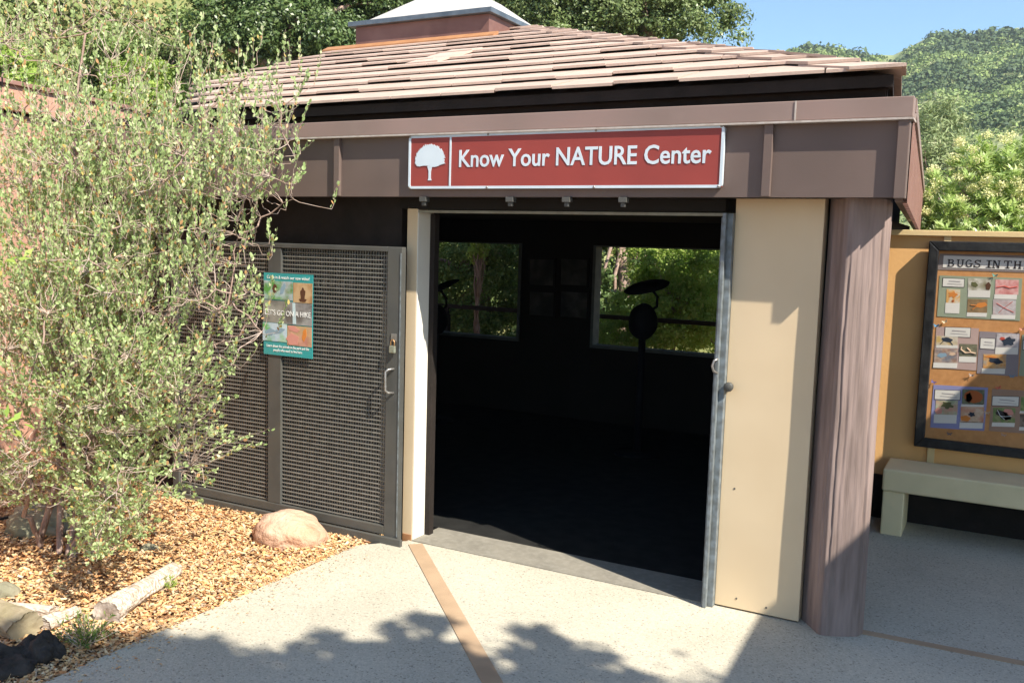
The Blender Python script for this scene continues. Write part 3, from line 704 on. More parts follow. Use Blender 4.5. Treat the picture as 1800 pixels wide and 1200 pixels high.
# ================================================================== POSTER on the gate
YPp = YG-.034
Po = thing('poster', (-1.45, YPp, 1.06), 'teal laminated poster with hiking photos fixed to the mesh gate', 'poster')
px0, px1, pz0, pz1 = -1.652, -1.253, 1.062, 1.578
M['teal'] = mat('teal_print', (.03, .33, .33), .35, (.03, .27, .29), 3, spec=.5)
M['white'] = flat('white_print', (.8, .8, .78)); M['ink'] = flat('dark_ink', (.05, .04, .04))
MB().box(px0, px1, YPp, YPp+.004, pz0, pz1).build('backing', M['teal'], Po)
def PZ(v): return pz1-(v-120)/900*(pz1-pz0)
def PXx(u): return px0+(u-180)/510*(px1-px0)
def picmat(name, cs, sc=14):
    m = mat(name, cs[0], .4, cs[1], sc, 0, c3=cs[2], scale3=sc*.45, lo=.4, hi=.58, amt3=.95, spec=.4); return m
pic = [(184, 205, 485, 408, [(.10, .30, .07), (.42, .52, .55), (.20, .12, .07)]), (492, 212, 688, 430, [(.40, .22, .10), (.52, .36, .20), (.26, .13, .06)]),
       (176, 420, 424, 662, [(.10, .10, .09), (.24, .23, .20), (.33, .33, .30)]), (424, 425, 686, 668, [(.13, .12, .11), (.26, .25, .25), (.45, .46, .45)]),
       (172, 668, 426, 868, [(.12, .38, .10), (.40, .52, .62), (.62, .70, .74)]), (432, 680, 684, 895, [(.45, .20, .15), (.55, .30, .22), (.42, .42, .14)])]
for i, (a, b, c, d, cs) in enumerate(pic):
    MB().box(PXx(a), PXx(c)-.001, YPp-.0022, YPp-.0004, PZ(d), PZ(b)).build('photo', picmat('poster_photo', cs), Po)
def blob(mb, cx, cz, rx, rz_, y0, y1, n=14, wob=.15, rot=0):
    ps = []
    for k in range(n):
        a = 2*math.pi*k/n; r = 1+wob*math.sin(k*2.3+cx*90)
        x, z = rx*r*math.cos(a), rz_*r*math.sin(a); ps.append((cx+x*math.cos(rot)-z*math.sin(rot), cz+x*math.sin(rot)+z*math.cos(rot)))
    mb.prism(ps, y0, y1)
M['bearbrown'] = flat('dark_brown_print', (.10, .045, .025)); M['handpink'] = flat('pink_print', (.60, .27, .22)); M['birdblue'] = flat('blue_grey_print', (.24, .34, .42))
M['paleblue'] = flat('pale_blue_print', (.5, .62, .66)); M['orangep'] = flat('orange_print', (.62, .22, .05)); M['rustp'] = flat('rust_print', (.36, .10, .03))
mb = MB(); blob(mb, PXx(592), PZ(330), .020, .038, YPp-.0032, YPp-.0023); mb.build('print_shape', M['bearbrown'], Po)
mb = MB(); blob(mb, PXx(592), PZ(395), .03, .012, YPp-.0031, YPp-.0023); mb.build('print_shape', M['bearbrown'], Po)
mb = MB(); blob(mb, PXx(300), PZ(290), .018, .03, YPp-.0032, YPp-.0023); mb.build('print_shape', M['bearbrown'], Po)
mb = MB(); blob(mb, PXx(500), PZ(715), .048, .016, YPp-.0032, YPp-.0023, rot=-.2); mb.build('print_shape', M['handpink'], Po)
mb = MB(); blob(mb, PXx(490), PZ(830), .05, .036, YPp-.0032, YPp-.0023); mb.build('print_shape', M['handpink'], Po)
mb = MB(); blob(mb, PXx(350), PZ(750), .045, .014, YPp-.0032, YPp-.0023, rot=.3); mb.build('print_shape', M['birdblue'], Po)
mb = MB(); blob(mb, PXx(385), PZ(290), .015, .04, YPp-.0032, YPp-.0023, rot=-.5); mb.build('print_shape', M['birdblue'], Po)
mb = MB(); blob(mb, PXx(250), PZ(770), .04, .022, YPp-.0031, YPp-.0023, rot=.2); mb.build('print_shape', M['birdblue'], Po)
mb = MB(); mb.prism([(PXx(485), PZ(430)), (PXx(512), PZ(430)), (PXx(525), PZ(660)), (PXx(490), PZ(660))], YPp-.0030, YPp-.0023); mb.build('print_shape', M['paleblue'], Po)
mb = MB(); blob(mb, PXx(610), PZ(770), .016, .04, YPp-.0032, YPp-.0023, rot=-.2); mb.build('print_shape', M['orangep'], Po)
text_mesh('lettering', 'Come in & watch our new video!', M['white'], Po, ((px0+px1)/2, YPp-.001, PZ(182)), width=.345, height=.020, bold=.0, depth=.001, align='C')
text_mesh('lettering', "LET'S GO ON A HIKE", M['white'], Po, ((px0+px1)/2, YPp-.0035, PZ(580)), width=.372, height=.034, bold=.005, depth=.001, align='C')
text_mesh('lettering', 'Learn about the animals in the park and the', M['white'], Po, ((px0+px1)/2, YPp-.001, PZ(935)), width=.345, height=.017, bold=.0, depth=.001, align='C')
text_mesh('lettering', 'people who used to live here', M['white'], Po, ((px0+px1)/2, YPp-.001, PZ(978)), width=.235, height=.017, bold=.0, depth=.001, align='C')

# ================================================================== DISPLAY WALL, BOARD, BENCH
YW = 2.2
Wl = thing('display_wall', (3.2, YW, 0), 'ochre wall with pale battens behind the bench', 'wall')
MB().box(1.62, 5.4, YW, YW+.10, -.02, 1.935).build('wall_face', M['yellow'], Wl)
MB().box(1.60, 5.42, YW-.03, YW+.13, 1.9355, 1.972).build('wall_cap', M['yellow_trim'], Wl, bevel=.003)
MB().box(1.62, 5.4, YW-.03, YW-.0005, -.02, .30).build('bench_shade_panel', M['darkwood'], Wl, bevel=.003)  # dark panel added in place of the deep shade under the bench
for x_ in (2.115, 3.35, 4.6):
    MB().box(x_-.022, x_+.022, YW-.020, YW-.0005, .3005, 1.935).build('batten', M['yellow_trim'], Wl, bevel=.002)

Bd = thing('notice_board', (2.7, YW-.05, .53), 'black framed cork notice board on the ochre wall', 'notice board')
bx0, bx1, bz0, bz1 = 2.010, 3.40, .535, 1.902; yb0 = YW-.075; fw = .062
YBd = YW-.04
fb = MB()
for q in ([(bx0, bz0), (bx1, bz0), (bx1-fw, bz0+fw), (bx0+fw, bz0+fw)], [(bx0, bz1), (bx0+fw, bz1-fw), (bx1-fw, bz1-fw), (bx1, bz1)][::-1],
          [(bx0, bz0), (bx0+fw, bz0+fw), (bx0+fw, bz1-fw), (bx0, bz1)], [(bx1, bz0), (bx1, bz1), (bx1-fw, bz1-fw), (bx1-fw, bz0+fw)]):
    fb.prism(q[::-1] if False else q, yb0, YW-.0215)
fb.build('board_frame', M['black'], Bd, bevel=.006)
MB().box(bx0+fw*.9, bx1-fw*.9, YBd, YW-.0225, bz0+fw*.9, bz1-fw*.9).build('cork_panel', M['cork'], Bd)
YF = YBd-.001
def rect_px(pts, yy, name, m, parent, th=.0012):
    q = [onY(a, b, yy) for a, b in pts]
    return MB().prism([(p[0], p[2]) for p in q][::-1], yy-th, yy).build(name, m, parent)
M['sheetgreen'] = mat('sage_card', (.30, .34, .24), .8, (.27, .30, .21), 6); M['sheetpink'] = mat('dusty_pink_card', (.48, .34, .30), .8, (.43, .30, .27), 6)
M['sheetgrey'] = mat('mauve_grey_card', (.27, .23, .24), .8, (.24, .20, .21), 6); M['sheetblue'] = mat('lilac_blue_card', (.27, .27, .46), .8, (.24, .24, .42), 6)
M['sheetbrown'] = mat('tan_brown_card', (.38, .24, .17), .8, (.33, .21, .15), 6); M['paper'] = mat('white_paper', (.72, .68, .62), .7, (.66, .62, .56), 5); M['bannerback'] = mat('grey_banner_card', (.26, .21, .19), .8, (.22, .17, .16), 5)
# banner
bn = thing('title_banner', tuple(onY(1730, 475, YF)), 'white strip reading BUGS IN THE across the top of the board', 'banner')
rect_px([(1652, 446), (1840, 450), (1840, 480), (1648, 474)], YF, 'backing', M['bannerback'], bn)
rect_px([(1659, 449), (1835, 455), (1835, 476), (1657, 470)], YF-.0014, 'title_strip', M['paper'], bn)
# slab-serif letters built from strokes on a unit grid
def slab(s, x, z, h, wd, y, parent):
    mb = MB(); t = .17
    def seg(a, b, c, d): mb.box(x+a*wd, x+c*wd, y-.0012, y, z+b*h, z+d*h)
    def diag(p, q, tt=.2):
        mb.prism([(x+(p[0]-tt/2)*wd, z+p[1]*h), (x+(p[0]+tt/2)*wd, z+p[1]*h), (x+(q[0]+tt/2)*wd, z+q[1]*h), (x+(q[0]-tt/2)*wd, z+q[1]*h)], y-.0012, y)
    def arc(cx, cz, rx, rz_, a0, a1, tt=.17):
        n = 12
        o_ = [(x+(cx+rx*math.cos(math.radians(a0+(a1-a0)*k/n)))*wd, z+(cz+rz_*math.sin(math.radians(a0+(a1-a0)*k/n)))*h) for k in range(n+1)]
        i_ = [(x+(cx+(rx-tt)*math.cos(math.radians(a0+(a1-a0)*k/n)))*wd, z+(cz+(rz_-tt*.75)*math.sin(math.radians(a0+(a1-a0)*k/n)))*h) for k in range(n, -1, -1)]
        mb.prism(o_+i_, y-.0012, y)
    if s == 'B': seg(.1, 0, .3, 1); seg(0, 0, .5, .11); seg(0, .89, .5, 1); seg(.3, .46, .5, .56); arc(.5, .75, .32, .25, -90, 90); arc(.5, .27, .4, .28, -90, 90)
    if s == 'U': seg(.12, .35, .3, 1); seg(.7, .35, .88, 1); seg(0, .9, .42, 1); seg(.58, .9, 1, 1); arc(.5, .36, .38, .36, 180, 360)
    if s == 'G': arc(.5, .5, .46, .5, 40, 320); seg(.72, .08, .9, .48); seg(.5, .42, 1, .52)
    if s == 'S': arc(.48, .74, .38, .26, 30, 270); arc(.48, .26, .42, .28, -150, 90); seg(.75, .72, .9, 1); seg(.03, .0, .18, .3)
    if s == 'I': seg(.38, 0, .62, 1); seg(.15, 0, .85, .11); seg(.15, .89, .85, 1)
    if s == 'N': seg(.1, 0, .25, 1); seg(.75, 0, .9, 1); diag((.22, 1), (.78, 0), .22); seg(0, 0, .38, .1); seg(.0, .9, .25, 1); seg(.62, .9, 1, 1)
    if s == 'T': seg(.4, 0, .6, 1); seg(0, .88, 1, 1); seg(.22, 0, .78, .1); seg(0, .7, .1, .9); seg(.9, .7, 1, .9)
    if s == 'H': seg(.1, 0, .3, 1); seg(.7, 0, .9, 1); seg(.3, .45, .7, .56); seg(0, 0, .4, .1); seg(.6, 0, 1, .1); seg(0, .9, .4, 1); seg(.6, .9, 1, 1)
    if s == 'E': seg(.1, 0, .3, 1); seg(0, 0, .9, .11); seg(0, .89, .9, 1); seg(.3, .46, .65, .56); seg(.8, .0, .92, .3); seg(.8, .7, .92, 1)
    mb.build('letter', M['ink'], parent)
for ch_, u in zip('BUGSINTHE', [1665, 1681, 1696, 1711, 1731, 1744, 1764, 1781, 1799]):
    a = onY(u, 468.5+(u-1665)*.030, YF-.0028); slab(ch_, a[0], a[2], .0485, .045, YF-.0028, bn)
# mounted sheets: (name label, material, corners, captions, photos)
PC = {}
def photo(px_pts, cs, parent, y, sc=40):
    return rect_px(px_pts, y, 'photo', picmat('bug_photo', cs, sc), parent)
def R4(a, b, c, d, sk=.5): return [(a, b), (c, b+sk), (c-1, d+sk), (a-1, d)]
sheets = [
 ('sage green sheet of insect photos at the top left of the board', 'sheetgreen', [(1652, 484), (1797, 489), (1793, 564), (1647, 556)],
  [(1658, 489, 1695, 503)], [((1702, 489, 1742, 510), (1702, 510, 1741, 522), [(.45, .42, .34), (.60, .56, .48), (.20, .17, .08)]), ((1750, 491, 1791, 517), (1748, 517, 1788, 525), [(.62, .26, .24), (.70, .40, .36), (.50, .16, .14)]),
                             ((1701, 525, 1736, 549), (1700, 549, 1735, 556), [(.24, .15, .07), (.30, .19, .09), (.20, .13, .06)]), ((1746, 526, 1786, 553), (1743, 553, 1785, 560), [(.42, .38, .38), (.54, .48, .47), (.46, .30, .28)]),
                             ((1664, 508, 1688, 532), (1662, 532, 1687, 550), [(.62, .55, .42), (.66, .36, .12), (.70, .62, .50)])]),
 ('dusty pink sheet of insect photos at the middle left of the board', 'sheetpink', [(1646, 574), (1721, 577), (1716, 651), (1640, 646)],
  [(1662, 575, 1706, 591)], [((1646, 590, 1684, 606), (1646, 606, 1684, 611), [(.50, .42, .30), (.60, .52, .42), (.55, .36, .10)]), ((1687, 604, 1718, 626), (1686, 626, 1716, 636), [(.14, .13, .08), (.20, .19, .12), (.12, .10, .07)]),
                             ((1643, 613, 1683, 637), (1641, 637, 1683, 646), [(.30, .18, .13), (.46, .34, .26), (.16, .18, .22)])]),
 ('mauve grey sheet with a beetle and a wasp photo', 'sheetgrey', [(1722, 582), (1793, 586), (1789, 662), (1717, 656)],
  [(1724, 594, 1749, 612)], [((1752, 586, 1791, 610), (1750, 610, 1790, 622), [(.45, .40, .40), (.56, .50, .50), (.20, .18, .19)]), ((1729, 622, 1769, 647), (1726, 647, 1767, 656), [(.55, .24, .06), (.62, .34, .12), (.30, .30, .26)])]),
 ('lilac blue sheet of insect photos at the bottom left of the board', 'sheetblue', [(1641, 676), (1737, 681), (1730, 757), (1635, 751)],
  [(1644, 685, 1688, 701)], [((1692, 684, 1731, 710), (1690, 709, 1730, 714), [(.09, .10, .06), (.14, .16, .09), (.08, .06, .04)]), ((1645, 703, 1684, 728), (1642, 728, 1682, 743), [(.30, .33, .20), (.40, .42, .30), (.55, .28, .20)]),
                             ((1689, 714, 1730, 742), (1687, 741, 1728, 752), [(.52, .36, .24), (.60, .44, .32), (.52, .18, .10)])]),
 ('tan brown sheet with a black and white butterfly photo', 'sheetbrown', [(1744, 683), (1830, 688), (1826, 763), (1738, 757)],
  [(1745, 696, 1791, 712)], [((1746, 716, 1785, 742), (1744, 742, 1784, 749), [(.14, .20, .06), (.20, .26, .09), (.50, .22, .20)]), ((1795, 697, 1830, 722), (1793, 722, 1830, 726), [(.12, .22, .06), (.30, .34, .12), (.10, .16, .05)]), ((1793, 728, 1830, 750), (1792, 750, 1830, 756), [(.10, .07, .05), (.24, .18, .14), (.06, .05, .04)])]),
 ('olive sheet cut off at the right edge of the view', 'sheetgreen', [(1797, 588), (1860, 591), (1858, 668), (1791, 660)],
  [(1799, 598, 1830, 614)], [])]
M['beetle'] = flat('blue_black_print', (.03, .04, .06)); M['wormy'] = flat('cream_print', (.66, .46, .32)); M['redb'] = flat('red_print', (.5, .08, .05)); M['olivep'] = flat('olive_print', (.12, .12, .05))
for lab, mm, cor, caps, phs in sheets:
    c0 = onY(*cor[3], YF); sh = thing('photo_sheet', tuple(c0), lab, 'photo sheet', 'photo sheets pinned on the notice board')
    rect_px(cor, YF, 'card', M[mm], sh)
    for (a, b, c, d) in caps:
        rect_px(R4(a-1, b-1, c+1, d+1, 1.5), YF-.0014, 'caption_border', M['ink'], sh, .0008)
        rect_px(R4(a, b, c, d, 1.5), YF-.0023, 'caption', M['paper'], sh, .0008)
        q = onY((a+c)/2-(c-a)*.24, (b+d)/2-1.5, YF-.0033); MB().box(q[0], q[0]+(c-a)*.5*.0037, YF-.004, YF-.0033, q[2], q[2]+.004).build('caption_line', M['sheetgrey'], sh)
        q = onY((a+c)/2-(c-a)*.30, (b+d)/2+3, YF-.0033); MB().box(q[0], q[0]+(c-a)*.62*.0037, YF-.004, YF-.0033, q[2], q[2]+.002).build('caption_line', M['sheetgrey'], sh)
    for ph, cp, cs in phs:
        photo(R4(*ph, 1), cs, sh, YF-.0014); rect_px(R4(*cp, 1), YF-.0014, 'caption', M['paper'], sh)
    Ys = YF-.0027
    def sb(px, py, rx, ry, m, rot=0, n=14, nm='print_shape', wob=.12):
        q = onY(px, py, Ys); mb = MB(); blob(mb, q[0], q[2], rx*.0037, ry*.0037, Ys-.0008, Ys, n, wob, rot); mb.build(nm, M[m], sh)
    def ln(pts, m, r=.7):
        mb = MB(); mb.tube([tuple(onY(a, b, Ys)) for a, b in pts], r*.0037, 5); mb.build('print_shape', M[m], sh)
    if 'sage' in lab:
        sb(1713, 500, 6, 4, 'olivep', -.5); sb(1737, 503, 4, 7, 'bearbrown'); sb(1725, 536, 9, 4.5, 'orangep', .25); ln([(1717, 538), (1709, 544)], 'orangep', .8); ln([(1717, 537), (1706, 536)], 'orangep', .8)
        ln([(1752, 505), (1765, 503), (1775, 506), (1788, 504)], 'redb', .8); ln([(1752, 533), (1765, 541), (1780, 530)], 'redb', .5); ln([(1755, 550), (1765, 541), (1782, 549)], 'redb', .5)
        sb(1675, 518, 7, 5, 'orangep', wob=.3); sb(1675, 529, 2, 2.5, 'rustp')
    elif 'dusty' in lab:
        sb(1665, 597, 9, 4, 'beetle', -.1); ln([(1658, 600), (1652, 605)], 'beetle', .6); ln([(1670, 600), (1675, 606)], 'beetle', .6)
        ln([(1690, 609), (1689, 614), (1697, 620), (1706, 619), (1715, 621)], 'wormy', 1.3); ln([(1700, 611), (1706, 617)], 'wormy', 1.2); sb(1656, 624, 8, 4, 'birdblue', .2); sb(1674, 622, 5, 3, 'wormy', .2)
    elif 'mauve' in lab:
        sb(1773, 600, 10, 7, 'beetle', .2, wob=.25); sb(1762, 595, 4, 3, 'redb'); sb(1750, 634, 11, 5, 'beetle', -.2, wob=.2); sb(1741, 627, 9, 2, 'orangep')
    elif 'lilac' in lab:
        sb(1711, 697, 15, 11, 'rustp', wob=.03, n=24); sb(1703, 699, 5, 9, 'bearbrown', wob=.2); sb(1650, 722, 6, 6, 'handpink'); sb(1665, 712, 9, 6, 'olivep', wob=.3); sb(1708, 728, 5, 4, 'beetle', wob=.3); sb(1697, 735, 8, 5, 'orangep')
    elif 'butterfly' in lab:
        sb(1763, 729, 13, 6, 'ink', -.5, wob=.2); sb(1772, 724, 8, 6, 'handpink'); sb(1768, 733, 8, 5, 'ink', .1); ln([(1753, 720), (1758, 730), (1766, 737)], 'white', .5); ln([(1758, 731), (1768, 732), (1778, 731)], 'white', .5)
# paper butterflies used as pins
for px_, py_, c_, nm in [(1749, 484, (.10, .38, .34), 'green paper butterfly pinned at the top of the sage sheet'), (1661, 565, (.75, .66, .45), 'cream paper butterfly under the sage sheet'), (1646, 572, (.10, .36, .60), 'bright blue paper butterfly beside the left frame edge'),
                         (1797, 578, (.60, .28, .20), 'rust paper butterfly at the right edge of view'), (1708, 659, (.45, .38, .34), 'grey brown paper butterfly under the pink sheet'), (1779, 661, (.16, .26, .34), 'slate paper butterfly under the mauve sheet'),
                         (1641, 671, (.18, .18, .48), 'violet paper butterfly on the corner of the lilac sheet'), (1755, 681, (.66, .16, .12), 'red paper butterfly above the brown sheet'), (1735, 725, (.56, .42, .30), 'tan paper butterfly between the two lowest sheets'),
                         (1669, 762, (.14, .13, .14), 'dark paper butterfly under the lilac sheet'), (1764, 764, (.55, .34, .24), 'pale brown paper butterfly under the brown sheet')]:
    mm = flat('paper_butterfly', c_); q = onY(px_, py_, YF-.006); s = .0125; mb = MB()
    rr = random.uniform(-.5, .5)
    for sg in (1, -1):
        def P_(x, z, y): x, z = x*math.cos(rr)-z*math.sin(rr), x*math.sin(rr)+z*math.cos(rr); return (q[0]+x*s, q[1]-y*s, q[2]+z*s)
        mb.add([P_(0, 0, 0), P_(sg*1.2, .9, .5), P_(sg*1.4, .25, .5), P_(sg*.5, 0, .2)], [(0, 1, 2, 3)]); mb.add([P_(0, 0, 0), P_(sg*.9, -.1, .4), P_(sg*.9, -.8, .4), P_(sg*.3, -.6, .2)], [(0, 1, 2, 3)])
    mb.tube([P_(0, -.6, .0), P_(0, .5, .0)], .0012, 5)
    o = mb.build('paper_butterfly', mm); tag(o, nm, 'paper butterfly', 'paper butterflies pinned on the notice board'); sd = o.modifiers.new('s', 'SOLIDIFY'); sd.thickness = .0008

Be = thing('concrete_bench', (2.7, 1.97, 0), 'cream concrete slab bench against the ochre wall', 'bench')
bpf = MB()
by0, by1 = 1.78, 2.165
MB().box(1.865, 3.9, by0, by1, .287, .432).build('seat', M['cement'], Be, bevel=.012)
for a in (1.872, 3.66):
    MB().box(a, a+.13, by0+.012, by1-.012, -.005, .2865).build('leg', M['cement'], Be, bevel=.008)

# ================================================================== INSIDE THE ROOM
M['picture'] = picmat('framed_print', [(.05, .05, .045), (.11, .10, .095), (.03, .03, .03)], 9)
for i, (a, b, c, d, lab) in enumerate([(930, 457, 974, 500, 'upper left dark framed print between the windows'), (985, 457, 1033, 500, 'upper right dark framed print between the windows'),
                        (930, 515, 974, 553, 'lower left dark framed print between the windows'), (985, 515, 1033, 556, 'lower right dark framed print between the windows')]):
    p = onY(a, d, YB-.02); q = onY(c, b, YB-.02)
    f = thing('framed_print', tuple(p), lab, 'picture', 'framed prints between the windows')
    MB().box(p[0], q[0], YB-.016, YB-.004, p[2], q[2]).build('print', M['picture'], f)
    e = MB(); e.box(p[0]-.02, q[0]+.02, YB-.03, YB-.001, p[2]-.02, p[2]-.001); e.box(p[0]-.02, q[0]+.02, YB-.03, YB-.001, q[2]+.001, q[2]+.02)
    e.box(p[0]-.02, p[0]-.001, YB-.03, YB-.001, p[2], q[2]); e.box(q[0]+.001, q[0]+.02, YB-.03, YB-.001, p[2], q[2]); e.build('frame', M['inside'], f)
M['darkplastic'] = mat('dark_blue_plastic', (.006, .0065, .009), .75, (.010, .011, .015), 6, spec=.1)
def scope(base, zt, tilt, lab, discr=.24):
    t = thing('exhibit_stand', base, lab, 'exhibit stand', 'exhibit stands inside the room')
    MB().tube([(base[0], base[1], 0.004), (base[0], base[1], .03), (base[0], base[1], .035)], [.2, .19, .04], 20).tube([(base[0], base[1], .03), (base[0], base[1], zt-.12)], .032, 10).build('pole', M['darkplastic'], t, smooth=True)
    me = rockmesh((base[0], base[1], zt-.10), (.13, .12, .16), 1, 3, .05, flatb=-2); link('head', me, M['darkplastic'], t)
    d = MB(); n = 28; c = Vector((base[0]+.02, base[1], zt+.20)); rot = Matrix.Rotation(tilt, 3, 'Y') @ Matrix.Rotation(.25, 3, 'X')
    rings = [(0, .045), (.5, .038), (.85, .02), (1, 0), (.96, -.012), (.5, .012), (0, .02)]
    vs = [c+rot @ Vector((discr*r*math.cos(2*math.pi*k/n), discr*r*math.sin(2*math.pi*k/n), z)) for r, z in rings for k in range(n)]
    d.add(vs, [(i*n+k, i*n+(k+1) % n, (i+1)*n+(k+1) % n, (i+1)*n+k) for i in range(len(rings)-1) for k in range(n)]); d.build('disc', M['darkplastic'], t, smooth=True)
    MB().tube([(base[0]+.05, base[1], zt-.02), (base[0]+.12, base[1], zt+.04), (base[0]+.12, base[1], zt+.12), (base[0]+.06, base[1], zt+.19)], .012, 8).build('hook', M['darkplastic'], t, smooth=True)
p = onY(1130, 570, 3.0); scope((p[0], 3.0, 0), 1.27, -.16, 'dark stand with round head and tilted disc before the right window', .20)
p = onY(770, 570, 3.2); scope((p[0]-.03, 3.2, 0), 1.13, -.40, 'dark stand with steep tilted disc before the left window', .24)

# railing outside behind the windows
Rl = thing('railing', (-1.2, 5.6, 0), 'dark horizontal rail outside the back windows', 'railing')
MB().box(-6, 2.5, 5.58, 5.63, .955, 1.005).build('top_rail', M['darkwood'], Rl)
for x_ in (-5.5, -3.9, -2.45, 1.3): MB().box(x_-.03, x_+.03, 5.57, 5.64, -.05, .954).build('rail_post', M['darkwood'], Rl)

# ================================================================== NEIGHBOUR BUILDING left
Nb = thing('neighbour_building', (-4.7, 1, 0), 'salmon stucco building with flat parapet behind the shrub', 'building')
def lp(t, off=0.): d = np.array([-.187, .982]); n_ = np.array([.982, .187]); q = np.array([-4.5, 0.])+d*t+n_*off; return (q[0], q[1])
def slabp(name, t0, t1, o0, o1, z0, z1, m, bv=.004):
    c = [lp(t0, o0), lp(t0, o1), lp(t1, o1), lp(t1, o0)]
    return MB().hexa([(*q, z0) for q in c], [(*q, z1) for q in c]).build(name, m, Nb, bevel=bv)
slabp('wall', -6, 2.7, -3.5, -.06, -.05, 2.715, M['stucco'])
slabp('parapet', -6, 2.7, -3.5, .0, 2.735, 2.93, M['stucco']); slabp('coping', -6, 2.7, -3.5, .03, 2.9305, 2.965, M['ribbed'])
slabp('shadow_gap', -6, 2.7, -3.5, -.05, 2.7155, 2.7345, M['darkwood'])
for t_ in (-3, -1.5, 0, 1.5): slabp('coping_joint', t_, t_+.012, -.02, .034, 2.9, 2.969, M['darkwood'], 0)

# ================================================================== UNSEEN ROOF and TREE outside the frame on the right (they cast the foreground shade)
Sh = thing('unseen_shelter', (6.2, .5, 0), 'unseen open brown roof on posts placed to shade the paved court', 'shelter')  # guessed roof out of view, its eave set to shape the court's shade
MB().hexa([(4.42, -4.2, 3.0), (8.4, -4.2, 3.0), (8.1, 6, 3.0), (4.02, 6, 3.0)], [(4.42, -4.2, 3.09), (8.4, -4.2, 3.4), (8.1, 6, 3.4), (4.02, 6, 3.09)]).build('roof', M['brown'], Sh)
for x_, y_ in ((4.8, -3.8), (4.6, .6), (4.5, 5.6), (8.0, -3.8), (7.8, 5.6)): MB().box(x_-.08, x_+.08, y_-.08, y_+.08, -.05, 3.0).build('post', M['darkwood'], Sh, bevel=.01)

# shade tree: leaf masses placed up the sun's ray from where the dapples fall
K = np.array([2.7, -1.0, 3.0])
Tr = thing('shade_tree', (6.4, -6.2, 0), 'broad leafy tree standing right of the camera over the court', 'tree')
shade_px = [(150, 1190, 70, 9), (250, 1170, 60, 9), (330, 1175, 55, 9), (270, 1135, 28, 5), (345, 1142, 22, 4), (400, 1190, 50, 8), (480, 1195, 45, 7), (200, 1160, 35, 6), (560, 1195, 45, 7), (640, 1190, 45, 7), (620, 1160, 26, 4), (680, 1160, 24, 4),
            (575, 1123, 20, 2.2), (530, 1150, 26, 3), (755, 1091, 15, 2.2), (730, 1085, 10, 1.4), (780, 1098, 10, 1.2), (696, 1103, 12, 1.6), (700, 1125, 14, 2), (735, 1135, 16, 2.2), (785, 1138, 18, 2.6), (665, 1140, 14, 2), (720, 1175, 30, 4.5), (790, 1185, 30, 4.5), (840, 1170, 16, 2.4), (850, 1195, 26, 4),
            (945, 1112, 14, 1.8), (965, 1122, 14, 2), (985, 1132, 12, 1.6), (915, 1108, 9, .9), (905, 1148, 16, 2), (945, 1150, 15, 2.2), (985, 1160, 16, 2.2), (1030, 1155, 17, 2.3), (1060, 1152, 12, 1.4), (975, 1185, 20, 3), (1015, 1180, 16, 2.2), (1060, 1190, 16, 2), (1110, 1190, 16, 1.7), (930, 1200, 16, 2),
            (860, 1250, 90, 14), (1100, 1260, 80, 12), (600, 1260, 90, 14), (350, 1260, 90, 14), (1300, 1270, 80, 12), (100, 1260, 90, 14), (20, 1185, 42, 8), (60, 1170, 40, 7), (110, 1150, 28, 4), (0, 1140, 30, 5), (-60, 1180, 60, 9)]
PV = []; tg = []
for (a_, b_, r_, w_) in shade_px:
    g = onZ(a_, b_, 0); h = random.uniform(4.4, 5.4)/3.0; c = g+K*h; rad = r_/F*4.7; n = int(w_*(58 if w_ > 3.9 else 34))
    f2 = unit(np.array([[g[0]-CAM[0], g[1]-CAM[1], 0]]))[0]; q0 = rng.normal(size=(n, 3))
    q = c+np.outer(q0[:, 0]*rad*.55, [f2[1], -f2[0], 0])+np.outer(q0[:, 1]*rad*.75, f2)+np.outer(q0[:, 2]*rad*.4, [0, 0, 1]); PV.append(q); tg.append(tuple(c))
P = np.concatenate(PV); n = len(P); nrm = unit(rng.normal(size=(n, 3))+np.array([.6, -.2, .9])); D = unit(np.cross(nrm, rng.normal(size=(n, 3)))); L_ = .07*(.7+.6*rng.random(n))
V, Fq = leaf_arrays(P, D, nrm, L_, L_*.6); np_mesh('crown', V, Fq, M['oakleaf2'], Tr)
mb = MB(); limbs(mb, (6.4, -6.2, 0), (6.0, -5.6, 4.0), tg, .2); mb.build('trunk', M['bark'], Tr, smooth=True)

